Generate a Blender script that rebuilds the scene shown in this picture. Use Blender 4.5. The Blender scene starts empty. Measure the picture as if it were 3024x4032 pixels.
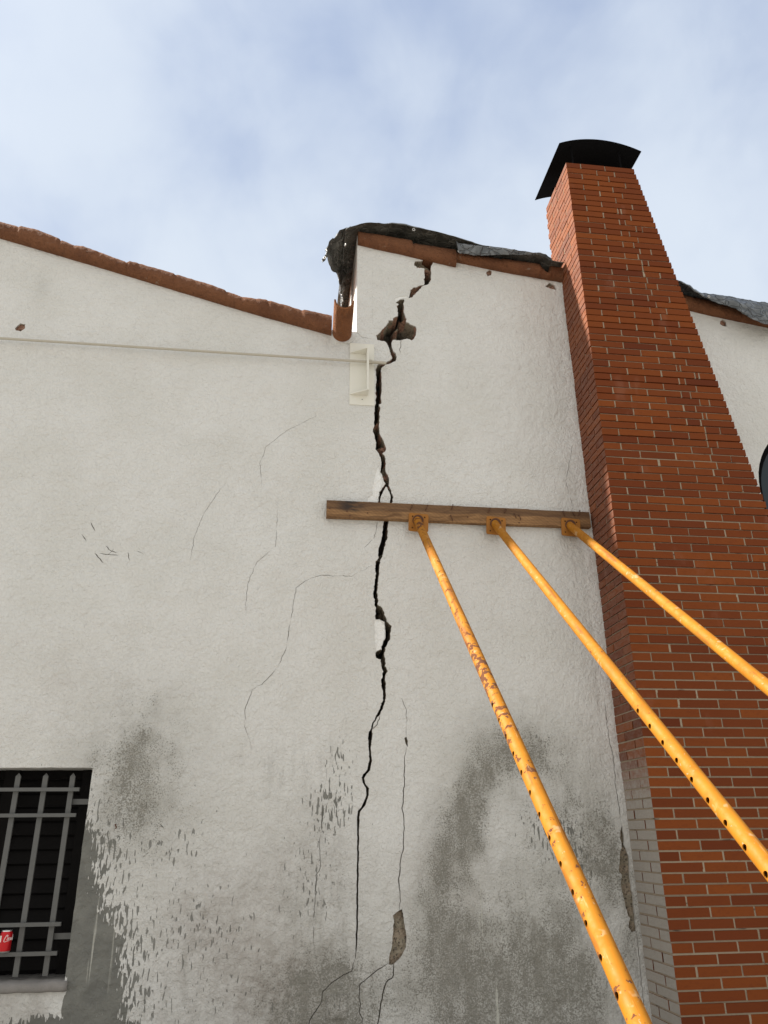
import bpy, bmesh, math, random
import numpy as np
from mathutils import Vector, Matrix, noise
from mathutils.geometry import delaunay_2d_cdt

random.seed(7)
rad = math.radians
scene = bpy.context.scene
COL = scene.collection

# ------------------------------------------------------------------ camera
PITCH, YAW, ROLL = rad(22.7501), rad(7.4088), rad(-0.5452)
CAM = Vector((0.0, -5.25, 1.6))
fw = Vector((math.sin(YAW)*math.cos(PITCH), math.cos(YAW)*math.cos(PITCH), math.sin(PITCH)))
rt = Vector((math.cos(YAW), -math.sin(YAW), 0))
up = rt.cross(fw)
rt2 = rt*math.cos(ROLL)+up*math.sin(ROLL)
up2 = -rt*math.sin(ROLL)+up*math.cos(ROLL)
cd = bpy.data.cameras.new('camera')
cam = bpy.data.objects.new('camera', cd)
COL.objects.link(cam)
m = Matrix((rt2, up2, -fw)).transposed().to_4x4()
m.translation = CAM
cam.matrix_world = m
cd.sensor_fit = 'VERTICAL'
cd.sensor_height = 36.0
cd.lens = 36.0*3029/4032
cd.clip_start = 0.05
cd.clip_end = 2000
scene.camera = cam

# ------------------------------------------------------------------ sun, sky, exposure
SUN_EL, SUN_BACK = rad(45), rad(11.4)          # the sun stands left, a little behind the wall
SUN_ROT = math.atan2(-math.cos(SUN_BACK), math.sin(SUN_BACK))
sd = bpy.data.lights.new('sun', 'SUN')
sd.energy = 5.0
sd.angle = rad(2.5)
sd.color = (1.0, 0.93, 0.82)
sun = bpy.data.objects.new('sun', sd)
COL.objects.link(sun)
to_sun = Vector((math.sin(SUN_ROT)*math.cos(SUN_EL), math.cos(SUN_ROT)*math.cos(SUN_EL), math.sin(SUN_EL)))
sun.rotation_euler = to_sun.to_track_quat('Z', 'Y').to_euler()
sun.location = to_sun*30

scene.view_settings.view_transform = 'Standard'
scene.view_settings.look = 'None'
scene.view_settings.exposure = 1.1
scene.view_settings.gamma = 1.0


class NT:
    """small helper to wire node trees"""
    def __init__(self, tree):
        self.t = tree
    def n(self, typ, props=None, **inp):
        nd = self.t.nodes.new(typ)
        for k, v in (props or {}).items():
            setattr(nd, k, v)
        for k, v in inp.items():
            key = int(k[1:]) if k[0] == '_' and k[1:].isdigit() else k.replace('_', ' ')
            self.put(nd.inputs[key], v)
        return nd
    def put(self, sock, v):
        if isinstance(v, bpy.types.NodeSocket):
            self.t.links.new(v, sock)
        elif isinstance(v, bpy.types.Node):
            self.t.links.new(v.outputs[0], sock)
        else:
            if isinstance(v, tuple) and len(v) == 3 and sock.type == 'RGBA':
                v = (*v, 1)
            sock.default_value = v
    def math(self, op, a, b=0.0, c=0.0, clamp=False):
        nd = self.t.nodes.new('ShaderNodeMath')
        nd.operation = op
        nd.use_clamp = clamp
        for i, v in enumerate((a, b, c)):
            self.put(nd.inputs[i], v)
        return nd.outputs[0]
    def mix(self, fac, a, b, blend='MIX'):
        nd = self.t.nodes.new('ShaderNodeMix')
        nd.data_type = 'RGBA'
        nd.blend_type = blend
        self.put(nd.inputs[0], fac)
        self.put(nd.inputs[6], a)
        self.put(nd.inputs[7], b)
        return nd.outputs[2]
    def noise(self, vec, scale, detail=2.0, rough=0.5, dist=0.0):
        nd = self.n('ShaderNodeTexNoise', Scale=scale, Detail=detail, Roughness=rough, Distortion=dist)
        if vec is not None:
            self.put(nd.inputs['Vector'], vec)
        return nd.outputs[0]
    def ramp(self, x, lo, hi, a=0.0, b=1.0):
        nd = self.n('ShaderNodeMapRange', {'interpolation_type': 'SMOOTHSTEP'})
        for i, v in enumerate((x, lo, hi, a, b)):
            self.put(nd.inputs[i], v)
        return nd.outputs[0]
    def stretch(self, vec, s):
        return self.n('ShaderNodeVectorMath', {'operation': 'MULTIPLY'}, _0=vec, _1=s).outputs[0]
    def bump(self, h, strength, dist, normal=None):
        nd = self.n('ShaderNodeBump', Strength=strength, Distance=dist, Height=h)
        if normal is not None:
            self.put(nd.inputs['Normal'], normal)
        return nd.outputs[0]


def material(name):
    mt = bpy.data.materials.new(name)
    mt.use_nodes = True
    t = NT(mt.node_tree)
    bsdf = mt.node_tree.nodes['Principled BSDF']
    co = t.n('ShaderNodeNewGeometry').outputs['Position']      # metres in the place itself
    return mt, t, bsdf, co


# world: physical sky with thin high cloud drawn over it
world = bpy.data.worlds.new('World')
scene.world = world
world.use_nodes = True
w = NT(world.node_tree)
bg = world.node_tree.nodes['Background']
sky = w.n('ShaderNodeTexSky', {'sky_type': 'NISHITA', 'sun_disc': False, 'sun_elevation': SUN_EL, 'sun_rotation': SUN_ROT,
                               'air_density': 1.0, 'dust_density': 1.2, 'ozone_density': 1.6})
gen = w.n('ShaderNodeTexCoord').outputs['Generated']
sep = w.n('ShaderNodeSeparateXYZ', _0=gen)
c1 = w.noise(w.stretch(gen, (1.0, 1.0, 1.35)), 1.9, 5.0, 0.50, 0.3)
c2 = w.noise(w.stretch(gen, (1.2, 1.0, 1.0)), 6.5, 5.0, 0.55, 0.3)
cl = w.math('ADD', w.math('MULTIPLY', c1, 0.78), w.math('MULTIPLY', c2, 0.22))
cl = w.ramp(cl, 0.34, 0.64, 0.12, 0.88)
low = w.ramp(sep.outputs[2], 0.85, 0.45, 0.0, 0.22)          # more veil towards the horizon
cl = w.math('MINIMUM', w.math('ADD', cl, low), 1.0)
street = w.ramp(sep.outputs[1], 0.25, -0.35)                     # grey-white cloud deck added on the unseen street side to light the wall
cloudcol = w.mix(street, (4.5, 5.0, 5.7), (5.25, 5.28, 5.2))
bluecol = w.mix(0.75, sky.outputs[0], (2.45, 3.1, 4.6))
skymix = w.mix(w.math('MAXIMUM', cl, street), bluecol, cloudcol)
sundot = w.n('ShaderNodeVectorMath', {'operation': 'DOT_PRODUCT'}, _0=gen, _1=tuple(to_sun)).outputs['Value']
glow = w.math('POWER', w.math('MAXIMUM', sundot, 0.0), 13.0)      # bright thin cloud round the veiled sun
glowcol = w.n('ShaderNodeVectorMath', {'operation': 'SCALE'}, _0=(4.5, 4.4, 4.2), Scale=glow).outputs[0]
skymix = w.mix(1.0, skymix, glowcol, 'ADD')
w.put(bg.inputs[0], skymix)
bg.inputs[1].default_value = 0.075


# ------------------------------------------------------------------ object helpers
def thing(name, label, cat, loc=(0, 0, 0), group=None):
    o = bpy.data.objects.new(name, None)
    o.empty_display_size = 0.1
    o.location = loc
    COL.objects.link(o)
    tag(o, label, cat, group)
    return o


def tag(o, label, cat, group=None):
    o['label'] = label
    o['category'] = cat
    if group:
        o['group'] = group
    return o


def base_of(p):
    v = Vector((0, 0, 0))
    while p is not None:
        v += p.location
        p = p.parent
    return v


def obj(name, verts, faces, mats, parent=None, smooth=False, midx=None):
    """one mesh object; vertices are given in world coordinates"""
    off = base_of(parent)
    me = bpy.data.meshes.new(name)
    me.from_pydata([(x[0]-off.x, x[1]-off.y, x[2]-off.z) for x in verts], [], faces)
    for mt in (mats if isinstance(mats, (list, tuple)) else [mats]):
        me.materials.append(mt)
    if midx is not None:
        me.polygons.foreach_set('material_index', midx)
    if smooth is True:
        me.polygons.foreach_set('use_smooth', [True]*len(faces))
    elif smooth is not False:
        me.polygons.foreach_set('use_smooth', smooth)
    me.update()
    o = bpy.data.objects.new(name, me)
    COL.objects.link(o)
    o.parent = parent
    return o


class MB:
    """collects simple solids into one mesh"""
    def __init__(self):
        self.v, self.f, self.s, self.m = [], [], [], []
        self.mi = 0
    def add(self, vs, fs, smooth=False):
        b = len(self.v)
        self.v += [tuple(x) for x in vs]
        self.f += [tuple(i+b for i in q) for q in fs]
        self.s += [smooth]*len(fs)
        self.m += [self.mi]*len(fs)
    def box(self, x0, x1, y0, y1, z0, z1, jit=0.0):
        j = lambda: random.uniform(-jit, jit)
        vs = [(x+j(), y+j(), z+j()) for z in (z0, z1) for y in (y0, y1) for x in (x0, x1)]
        self.add(vs, [(0, 2, 3, 1), (4, 5, 7, 6), (0, 1, 5, 4), (2, 6, 7, 3), (0, 4, 6, 2), (1, 3, 7, 5)])
    def tube(self, pts, r, n=12, caps=True, smooth=True):
        pts = [Vector(p) for p in pts]
        rs = r if isinstance(r, (list, tuple)) else [r]*len(pts)
        rings = []
        prev = None
        for i, p in enumerate(pts):
            d = (pts[min(i+1, len(pts)-1)]-pts[max(i-1, 0)]).normalized()
            if prev is None:
                a = Vector((0, 0, 1)) if abs(d.z) < 0.9 else Vector((0, 1, 0))
                u = d.cross(a).normalized()
            else:
                u = (prev-d*prev.dot(d)).normalized()
            prev = u
            v = d.cross(u)
            rings.append([p+(u*math.cos(2*math.pi*k/n)+v*math.sin(2*math.pi*k/n))*rs[i] for k in range(n)])
        vs = [q for rg in rings for q in rg]
        fs = [(i*n+k, i*n+(k+1) % n, (i+1)*n+(k+1) % n, (i+1)*n+k) for i in range(len(rings)-1) for k in range(n)]
        self.add(vs, fs, smooth)
        if caps:
            e = (len(rings)-1)*n
            self.add(rings[0], [tuple(range(n))[::-1]])
            self.add(rings[-1], [tuple(range(n))])
    def prism(self, poly, axis, a, b):
        """extrude a 2-D outline along axis 0/1/2 between a and b"""
        def at(p, t):
            q = list(p)
            q.insert(axis, t)
            return tuple(q)
        n = len(poly)
        vs = [at(p, a) for p in poly]+[at(p, b) for p in poly]
        fs = [tuple(range(n))[::-1], tuple(range(n, 2*n))]+[(i, (i+1) % n, n+(i+1) % n, n+i) for i in range(n)]
        self.add(vs, fs)
    def build(self, name, mats, parent=None):
        return obj(name, self.v, self.f, mats, parent, self.s, self.m)


def interp(pts, x):
    return float(np.interp(x, [p[0] for p in pts], [p[1] for p in pts]))


def nz(x, y, z, s):
    return noise.noise(Vector((x*s, y*s, z*s)))

# ------------------------------------------------------------------ surveyed outlines on the wall face, in metres (x along the wall, z up)
CRACK_A = [(1.05,6.253),(1.039,6.218),(1.005,6.209),(0.977,6.2),(0.965,6.161),(0.989,6.134),(1.036,6.135),(1.06,6.124),(1.053,6.074),(1.061,6.05),(1.05,6.008),(1.052,5.967),(1.048,5.949),(1.011,5.943),(0.964,5.922),(0.923,5.89),(0.929,5.859),(0.922,5.83),(0.908,5.806),(0.948,5.82),(0.969,5.85),(1.003,5.894),(1.024,5.93),(1.044,5.938),(1.065,5.952),(1.099,5.976),(1.107,6.013),(1.116,6.08),(1.114,6.146),(1.133,6.198),(1.169,6.244),(1.177,6.287)]
CRACK_B = [(0.862,5.787),(0.836,5.774),(0.806,5.756),(0.801,5.739),(0.822,5.733),(0.812,5.705),(0.814,5.666),(0.817,5.611),(0.794,5.594),(0.771,5.584),(0.774,5.561),(0.732,5.554),(0.738,5.539),(0.715,5.502),(0.683,5.461),(0.663,5.429),(0.635,5.4),(0.638,5.351),(0.676,5.343),(0.707,5.338),(0.716,5.33),(0.737,5.282),(0.75,5.217),(0.763,5.186),(0.742,5.155),(0.694,5.132),(0.638,5.103),(0.624,5.062),(0.631,4.967),(0.624,4.888),(0.626,4.764),(0.616,4.718),(0.615,4.703),(0.612,4.62),(0.608,4.554),(0.603,4.489),(0.621,4.425),(0.625,4.345),(0.642,4.307),(0.654,4.284),(0.663,4.237),(0.66,4.143),(0.683,4.082),(0.693,4.052),(0.661,4.005),(0.647,3.974),(0.64,3.898),(0.64,3.853),(0.678,3.78),(0.68,3.739),(0.673,3.692),(0.666,3.634),(0.658,3.576),(0.64,3.539),(0.637,3.475),(0.621,3.432),(0.614,3.376),(0.616,3.32),(0.61,3.265),(0.604,3.196),(0.606,3.128),(0.615,3.088),(0.615,2.997),(0.654,2.996),(0.676,2.98),(0.686,2.944),(0.683,2.865),(0.666,2.826),(0.653,2.787),(0.618,2.773),(0.616,2.729),(0.652,2.716),(0.655,2.659),(0.668,2.634),(0.657,2.584),(0.652,2.54),(0.666,2.494),(0.664,2.443),(0.65,2.403),(0.634,2.372),(0.616,2.337),(0.594,2.292),(0.58,2.252),(0.567,2.232),(0.562,2.193),(0.565,2.144),(0.57,2.086),(0.572,2.048),(0.557,1.991),(0.532,1.962),(0.522,1.944),(0.53,1.911),(0.55,1.878),(0.552,1.832),(0.527,1.776),(0.498,1.74),(0.493,1.704),(0.494,1.668),(0.492,1.632),(0.495,1.578),(0.494,1.534),(0.495,1.49),(0.492,1.403),(0.493,1.36),(0.492,1.317),(0.491,1.233),(0.492,1.191),(0.491,1.15),(0.492,1.1),(0.49,1.067),(0.49,0.986),(0.485,0.922),(0.488,0.918),(0.493,0.986),(0.496,1.067),(0.498,1.1),(0.497,1.149),(0.499,1.191),(0.498,1.233),(0.498,1.317),(0.501,1.36),(0.5,1.403),(0.502,1.49),(0.5,1.534),(0.503,1.578),(0.502,1.632),(0.505,1.667),(0.504,1.704),(0.509,1.735),(0.542,1.772),(0.563,1.836),(0.566,1.878),(0.542,1.906),(0.534,1.939),(0.542,1.953),(0.574,1.991),(0.589,2.048),(0.584,2.086),(0.582,2.135),(0.588,2.183),(0.592,2.223),(0.59,2.247),(0.603,2.287),(0.626,2.327),(0.65,2.357),(0.665,2.388),(0.679,2.433),(0.687,2.495),(0.684,2.541),(0.683,2.61),(0.698,2.635),(0.684,2.673),(0.678,2.736),(0.685,2.8),(0.718,2.866),(0.728,2.951),(0.7,2.984),(0.683,3.036),(0.668,3.083),(0.633,3.109),(0.629,3.183),(0.636,3.265),(0.643,3.335),(0.648,3.405),(0.664,3.462),(0.681,3.519),(0.692,3.577),(0.71,3.621),(0.707,3.693),(0.716,3.738),(0.719,3.782),(0.736,3.842),(0.745,3.9),(0.749,3.948),(0.738,4.001),(0.722,4.046),(0.725,4.092),(0.698,4.161),(0.699,4.27),(0.678,4.309),(0.707,4.342),(0.696,4.381),(0.686,4.421),(0.655,4.476),(0.651,4.541),(0.656,4.623),(0.659,4.706),(0.656,4.735),(0.673,4.752),(0.664,4.798),(0.674,4.892),(0.672,4.986),(0.672,5.074),(0.693,5.108),(0.735,5.127),(0.786,5.155),(0.802,5.197),(0.778,5.252),(0.758,5.3),(0.76,5.338),(0.771,5.362),(0.829,5.363),(0.861,5.369),(0.893,5.387),(0.925,5.37),(0.951,5.392),(0.965,5.431),(0.973,5.493),(0.96,5.515),(0.916,5.534),(0.884,5.555),(0.884,5.586),(0.869,5.647),(0.87,5.702),(0.868,5.741),(0.876,5.788)]
ISLAND = [(0.706,4.025),(0.724,3.985),(0.733,3.944),(0.727,3.899),(0.723,3.857),(0.695,3.818),(0.66,3.854),(0.654,3.899),(0.66,3.947),(0.678,3.986),(0.695,4.022)]
SPALL_LOW = [(0.754,1.17),(0.774,1.176),(0.779,1.127),(0.786,1.086),(0.796,1.028),(0.793,0.971),(0.766,0.923),(0.729,0.891),(0.705,0.879),(0.688,0.884),(0.692,0.941),(0.707,0.981),(0.715,1.063),(0.72,1.104),(0.714,1.145),(0.735,1.16)]
SPALL_RIGHT = [(2.243,1.643),(2.251,1.58),(2.246,1.523),(2.261,1.49),(2.27,1.434),(2.262,1.356),(2.259,1.291),(2.267,1.215),(2.262,1.13),(2.26,1.077),(2.262,1.025),(2.228,1.02),(2.213,1.047),(2.226,1.099),(2.212,1.131),(2.2,1.227),(2.192,1.292),(2.206,1.346),(2.19,1.368),(2.211,1.468),(2.232,1.512),(2.224,1.569)]
SPALL_BLOB = [(0.803,2.189),(0.818,2.201),(0.831,2.175),(0.825,2.134),(0.815,2.155)]
SPALL_S1 = [(1.608,6.145),(1.64,6.173),(1.661,6.165),(1.649,6.118),(1.616,6.102)]
SPALL_S2 = [(2.133,6.041),(2.178,6.082),(2.218,6.056),(2.231,6.006),(2.18,6.016),(2.15,6.028)]
SPALL_S3 = [(-2.181,5.238),(-2.149,5.281),(-2.112,5.278),(-2.105,5.239),(-2.137,5.21),(-2.169,5.213)]
SPALL_S4 = [(3.731,5.808),(3.756,5.822),(3.781,5.799),(3.778,5.75),(3.742,5.753),(3.718,5.769)]
SPALL_TOP = [(1.353,6.256),(1.42,6.244),(1.473,6.24),(1.554,6.207),(1.586,6.223),(1.623,6.214),(1.587,6.247),(1.474,6.268),(1.361,6.275)]
THIN=[
 (0.006,[(0.485,0.922),(0.46,0.852),(0.343,0.796),(0.295,0.755),(0.283,0.694),(0.24,0.642),(0.215,0.597),(0.19,0.554)]),
 (0.004,[(0.792,2.455),(0.82,2.384),(0.822,2.294),(0.818,2.199)]),
 (0.007,[(0.82,2.136),(0.805,2.068),(0.801,1.981),(0.802,1.906),(0.793,1.831),(0.784,1.757),(0.793,1.693),(0.788,1.575),(0.782,1.504),(0.767,1.443),(0.755,1.356),(0.755,1.296),(0.763,1.254),(0.754,1.17)]),
 (0.009,[(0.708,0.901),(0.717,0.861),(0.715,0.825),(0.67,0.791),(0.656,0.76),(0.642,0.699),(0.628,0.638),(0.621,0.583),(0.614,0.517)]),
 (0.006,[(0.69,0.892),(0.616,0.855),(0.524,0.791),(0.511,0.78),(0.506,0.718),(0.515,0.687),(0.508,0.641),(0.529,0.61),(0.525,0.573)]),
 (0.0042,[(0.645,0.867),(0.652,0.819)]),
 (0.006,[(0.639,2.337),(0.642,2.317),(0.623,2.277),(0.587,2.244)]),
 (0.0038,[(0.29,2.0),(0.293,1.944),(0.275,1.86),(0.268,1.759),(0.271,1.687),(0.262,1.616),(0.256,1.545),(0.263,1.467),(0.266,1.423),(0.239,1.372),(0.239,1.304),(0.234,1.212),(0.229,1.106),(0.234,1.008),(0.242,0.944)]),
 (0.0042,[(0.596,3.402),(0.446,3.309),(0.214,3.309),(0.117,3.264),(0.053,3.211),(0.023,2.976),(-0.001,2.781),(-0.052,2.654),(-0.139,2.544),(-0.213,2.497),(-0.251,2.376),(-0.25,2.257),(-0.209,2.17),(-0.2,2.112)]),
 (0.003,[(-0.485,4.013),(-0.545,3.917),(-0.631,3.748),(-0.681,3.567),(-0.692,3.392)]),
 (0.003,[(0.183,4.623),(-0.062,4.465),(-0.212,4.317),(-0.25,4.178),(-0.23,3.988)]),
 (0.003,[(-0.103,3.808),(-0.107,3.518),(-0.231,3.391),(-0.287,3.235),(-0.289,3.001)]),
 (0.0038,[(2.219,4.476),(2.17,4.308),(2.123,4.143),(2.146,4.005),(2.156,3.889)]),
 (0.005,[(2.231,2.478),(2.229,2.299),(2.233,2.174),(2.242,2.088),(2.243,1.99),(2.235,1.882),(2.243,1.788),(2.241,1.695),(2.242,1.637)]),
 (0.005,[(2.259,1.025),(2.261,0.911),(2.255,0.78),(2.254,0.651),(2.242,0.53)]),
 (0.004,[(0.632,3.742),(0.618,3.646),(0.604,3.602)]),
 (0.003,[(0.61,3.432),(0.53,3.528),(0.57,3.565),(0.597,3.602)]),
 (0.0042,[(0.458,5.433),(0.5,5.379),(0.521,5.364),(0.612,5.363)]),
 (0.006,[(0.836,5.389),(0.838,5.323),(0.823,5.272),(0.831,5.237)]),
]
SCUFFS=[
 (0.006,[(-1.407,3.651),(-1.391,3.623),(-1.368,3.589)]),
 (0.006,[(-1.454,3.558),(-1.436,3.538),(-1.417,3.511)]),
 (0.007,[(-1.347,3.427),(-1.321,3.394),(-1.281,3.352)]),
 (0.005,[(-1.318,3.422),(-1.252,3.417),(-1.189,3.409)]),
 (0.005,[(-1.282,3.481),(-1.239,3.442),(-1.2,3.429)]),
 (0.004,[(-1.292,3.412),(-1.252,3.421),(-1.223,3.459)]),
 (0.005,[(-1.126,3.439),(-1.107,3.378)]),
 (0.004,[(-1.065,3.448),(-1.011,3.419)]),
 (0.006,[(-0.73,1.672),(-0.7,1.646)]),
]
VL_low = [(-2.423,6.081),(-2.009,5.971),(-1.455,5.819),(-0.882,5.659),(-0.257,5.491),(0.284,5.358)]
VL_top = [(-2.452,6.245),(-2.158,6.181),(-1.838,6.054),(-1.78,6.06),(-1.418,5.932),(-1.403,5.949),(-1.001,5.842),(-0.703,5.761),(-0.473,5.674),(-0.265,5.661),(0.034,5.58),(0.281,5.538)]
CEM = [(-1.168,1.663),(-1.13,1.612),(-1.071,1.51),(-1.098,1.369),(-1.059,1.299),(-0.963,1.126),(-0.884,1.024),(-0.85,0.828),(-0.816,0.63)]
CHIP1 = [(0.607,2.992),(0.648,2.993),(0.681,2.957),(0.678,2.878),(0.661,2.826),(0.647,2.784),(0.618,2.776),(0.608,2.863)]
CHIP2 = [(0.793,5.787),(0.829,5.811),(0.899,5.827),(0.902,5.813),(0.858,5.798),(0.829,5.782),(0.799,5.751)]
CHIP3 = [(0.624,4.157),(0.642,4.204),(0.654,4.143),(0.675,4.074),(0.654,4.004),(0.64,3.958),(0.632,3.905),(0.557,3.899),(0.564,3.932),(0.598,3.964),(0.596,4.032)]
CHIP4 = [(0.659,2.632),(0.673,2.642),(0.675,2.622),(0.665,2.584),(0.655,2.547),(0.647,2.547),(0.647,2.596)]
NAILS = [(0.875,3.831),(0.991,3.836),(0.275,3.807),(0.402,3.791),(0.554,3.783),(0.424,3.756),(1.185,3.847),(1.185,3.758),(1.305,3.782),(1.467,3.834),(1.591,3.835),(1.674,3.801),(1.709,3.788),(1.699,3.754),(2.058,3.833),(2.135,3.836),(2.172,3.842)]
HOLES1 = [(-1.951,2.024),(-2.029,1.95),(-2.122,1.871),(-2.208,1.798),(-2.311,1.719),(-2.381,1.649),(-2.471,1.572),(-2.56,1.495),(-2.647,1.419),(-2.737,1.344),(-2.83,1.265),(-2.915,1.189)]

# ------------------------------------------------------------------ materials
def mat_stucco():
    mt, t, b, co = material('white_stucco')
    a = t.n('ShaderNodeAttribute', {'attribute_name': 'mask'})
    s = t.n('ShaderNodeSeparateColor', _0=a.outputs['Color'])
    a2 = t.n('ShaderNodeAttribute', {'attribute_name': 'mask2'})
    s2 = t.n('ShaderNodeSeparateColor', _0=a2.outputs['Color'])
    n_big = t.noise(co, 1.6, 3.0, 0.6)
    n_mid = t.noise(co, 7.0, 4.0, 0.6)
    n_fine = t.noise(co, 95.0, 3.0, 0.6)
    c = t.mix(t.ramp(n_big, 0.35, 0.65), (0.70, 0.695, 0.665), (0.75, 0.747, 0.725))
    c = t.mix(t.math('MULTIPLY', t.ramp(n_mid, 0.5, 0.72), 0.18), c, (0.67, 0.64, 0.61))
    c = t.mix(t.math('MULTIPLY', t.ramp(n_fine, 0.55, 0.75), 0.12), c, (0.52, 0.50, 0.46))
    # fresh white plaster where flakes came off
    c = t.mix(s2.outputs[1], c, (0.88, 0.88, 0.86))
    # pinkish washes, some of them the chimney's bounce light painted in
    c = t.mix(t.math('MULTIPLY', s.outputs[2], t.ramp(t.noise(co, 14.0, 4.0, 0.7), 0.3, 0.7, 0.35, 0.95)), c, (0.40, 0.355, 0.325))
    # speckled mould
    nm = t.math('ADD', t.math('MULTIPLY', t.noise(co, 110.0, 3.0, 0.7), 0.7), t.math('MULTIPLY', t.noise(t.stretch(co, (1, 1, 0.45)), 14.0, 4.0, 0.6), 0.3))
    thr = t.math('SUBTRACT', 0.70, t.math('MULTIPLY', s.outputs[1], 0.235))
    mf = t.math('MULTIPLY', t.ramp(nm, t.math('SUBTRACT', thr, 0.05), t.math('ADD', thr, 0.08)), 0.85)
    c = t.mix(mf, c, (0.165, 0.158, 0.135))
    c = t.mix(t.math('MULTIPLY', s.outputs[1], t.ramp(n_mid, 0.3, 0.7, 0.45, 0.78)), c, (0.245, 0.236, 0.205))
    # vertical streaks
    ns = t.math('ADD', t.math('MULTIPLY', t.noise(t.stretch(co, (17, 1, 2.2)), 1.0, 4.0, 0.65), 0.75), t.math('MULTIPLY', n_fine, 0.25))
    sf = t.math('MULTIPLY', t.math('MULTIPLY', t.ramp(ns, 0.40, 0.66), t.ramp(n_mid, 0.32, 0.62, 0.25, 1.0)), s2.outputs[0])
    c = t.mix(sf, c, (0.235, 0.225, 0.195))
    # splashed cement drops, long in the fall direction
    wob = t.n('ShaderNodeVectorMath', {'operation': 'ADD'}, _0=t.stretch(co, (64, 1, 17)), _1=t.stretch(t.n('ShaderNodeTexNoise', Vector=co, Scale=6.0).outputs[1], (2.2, 0, 2))).outputs[0]
    nf = t.noise(wob, 1.0, 1.4, 0.5)
    th = t.math('SUBTRACT', 0.86, t.math('MULTIPLY', s.outputs[0], 0.62))
    ff = t.ramp(nf, t.math('SUBTRACT', th, 0.018), t.math('ADD', th, 0.018))
    nf2 = t.noise(t.stretch(co, (135, 1, 38)), 1.0, 1.0, 0.5)
    th2 = t.math('SUBTRACT', 0.90, t.math('MULTIPLY', s.outputs[0], 0.40))
    ff = t.math('MAXIMUM', ff, t.math('MULTIPLY', t.ramp(nf2, t.math('SUBTRACT', th2, 0.03), t.math('ADD', th2, 0.03)), 0.85))
    cem = t.mix(t.ramp(n_mid, 0.35, 0.7), (0.135, 0.135, 0.122), (0.185, 0.185, 0.165))
    c = t.mix(t.math('MULTIPLY', ff, t.ramp(s.outputs[0], 0.30, 0.62, 0.78, 0.95)), c, cem)
    # pale lime runs on top of everything
    nl = t.noise(t.stretch(co, (34, 1, 1.3)), 1.0, 3.0, 0.6)
    c = t.mix(t.math('MULTIPLY', t.ramp(nl, 0.60, 0.68), s2.outputs[2]), c, (0.56, 0.555, 0.50))
    t.put(b.inputs['Base Color'], c)
    b.inputs['Roughness'].default_value = 0.92
    b.inputs['Specular IOR Level'].default_value = 0.2
    h1 = t.noise(co, 58.0, 3.0, 0.55, 0.7)
    h2 = t.noise(co, 17.0, 4.0, 0.55, 0.35)
    soft = t.math('SUBTRACT', 1.0, t.math('MULTIPLY', ff, 0.7))
    h3 = t.noise(co, 5.5, 3.0, 0.5, 0.2)
    h = t.math('ADD', t.math('ADD', t.math('MULTIPLY', t.math('MULTIPLY', h1, 0.45), soft), t.math('MULTIPLY', h3, 0.8)), t.math('MULTIPLY', h2, 0.8))
    t.put(b.inputs['Normal'], t.bump(h, 0.9, 0.030))
    return mt


def mat_masonry():
    """broken inside of the wall: a skin of plaster, then brick and mortar"""
    mt, t, b, co = material('broken_masonry')
    s = t.n('ShaderNodeSeparateXYZ', _0=co)
    n1 = t.noise(co, 22.0, 5.0, 0.65)
    n2 = t.noise(co, 70.0, 3.0, 0.6)
    zz = t.math('ADD', s.outputs[2], t.math('MULTIPLY', t.noise(co, 6.0, 2.0), 0.10))
    row = t.math('FRACT', t.math('MULTIPLY', zz, 9.0))
    brick = t.mix(n1, (0.34, 0.17, 0.115), (0.48, 0.31, 0.23))
    mort = t.mix(n1, (0.19, 0.16, 0.115), (0.40, 0.35, 0.27))
    f = t.math('MULTIPLY', t.ramp(row, 0.50, 0.56), t.ramp(zz, 3.55, 3.9, 0.12, 1.0))
    c = t.mix(f, mort, brick)
    c = t.mix(t.ramp(n2, 0.52, 0.68), c, (0.085, 0.072, 0.058))
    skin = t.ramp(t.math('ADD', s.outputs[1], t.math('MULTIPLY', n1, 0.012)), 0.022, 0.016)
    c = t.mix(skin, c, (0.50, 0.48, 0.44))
    # mixed towards near-black with depth into the wall
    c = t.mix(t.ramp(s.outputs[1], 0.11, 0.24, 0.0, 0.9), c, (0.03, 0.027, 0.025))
    t.put(b.inputs['Base Color'], c)
    b.inputs['Roughness'].default_value = 0.95
    t.put(b.inputs['Normal'], t.bump(t.math('ADD', n1, t.math('MULTIPLY', n2, 0.4)), 0.9, 0.02))
    return mt


def mat_terracotta(name, c0, c1, scale=1.0):
    mt, t, b, co = material(name)
    n1 = t.noise(co, 5.0*scale, 5.0, 0.65)
    n2 = t.noise(co, 48.0*scale, 4.0, 0.7)
    c = t.mix(t.ramp(n1, 0.3, 0.7), c0, c1)
    c = t.mix(t.math('MULTIPLY', t.ramp(n2, 0.52, 0.72), 0.55), c, tuple(x*0.55 for x in c0))
    n3 = t.noise(t.stretch(co, (1, 1, 2.5)), 9.0, 3.0, 0.7)
    c = t.mix(t.math('MULTIPLY', t.ramp(n3, 0.66, 0.74), 0.5), c, (0.36, 0.29, 0.22))
    t.put(b.inputs['Base Color'], c)
    b.inputs['Roughness'].default_value = 0.9
    b.inputs['Specular IOR Level'].default_value = 0.25
    t.put(b.inputs['Normal'], t.bump(t.math('ADD', n2, t.math('MULTIPLY', n1, 1.5)), 1.0, 0.03))
    return mt


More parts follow.
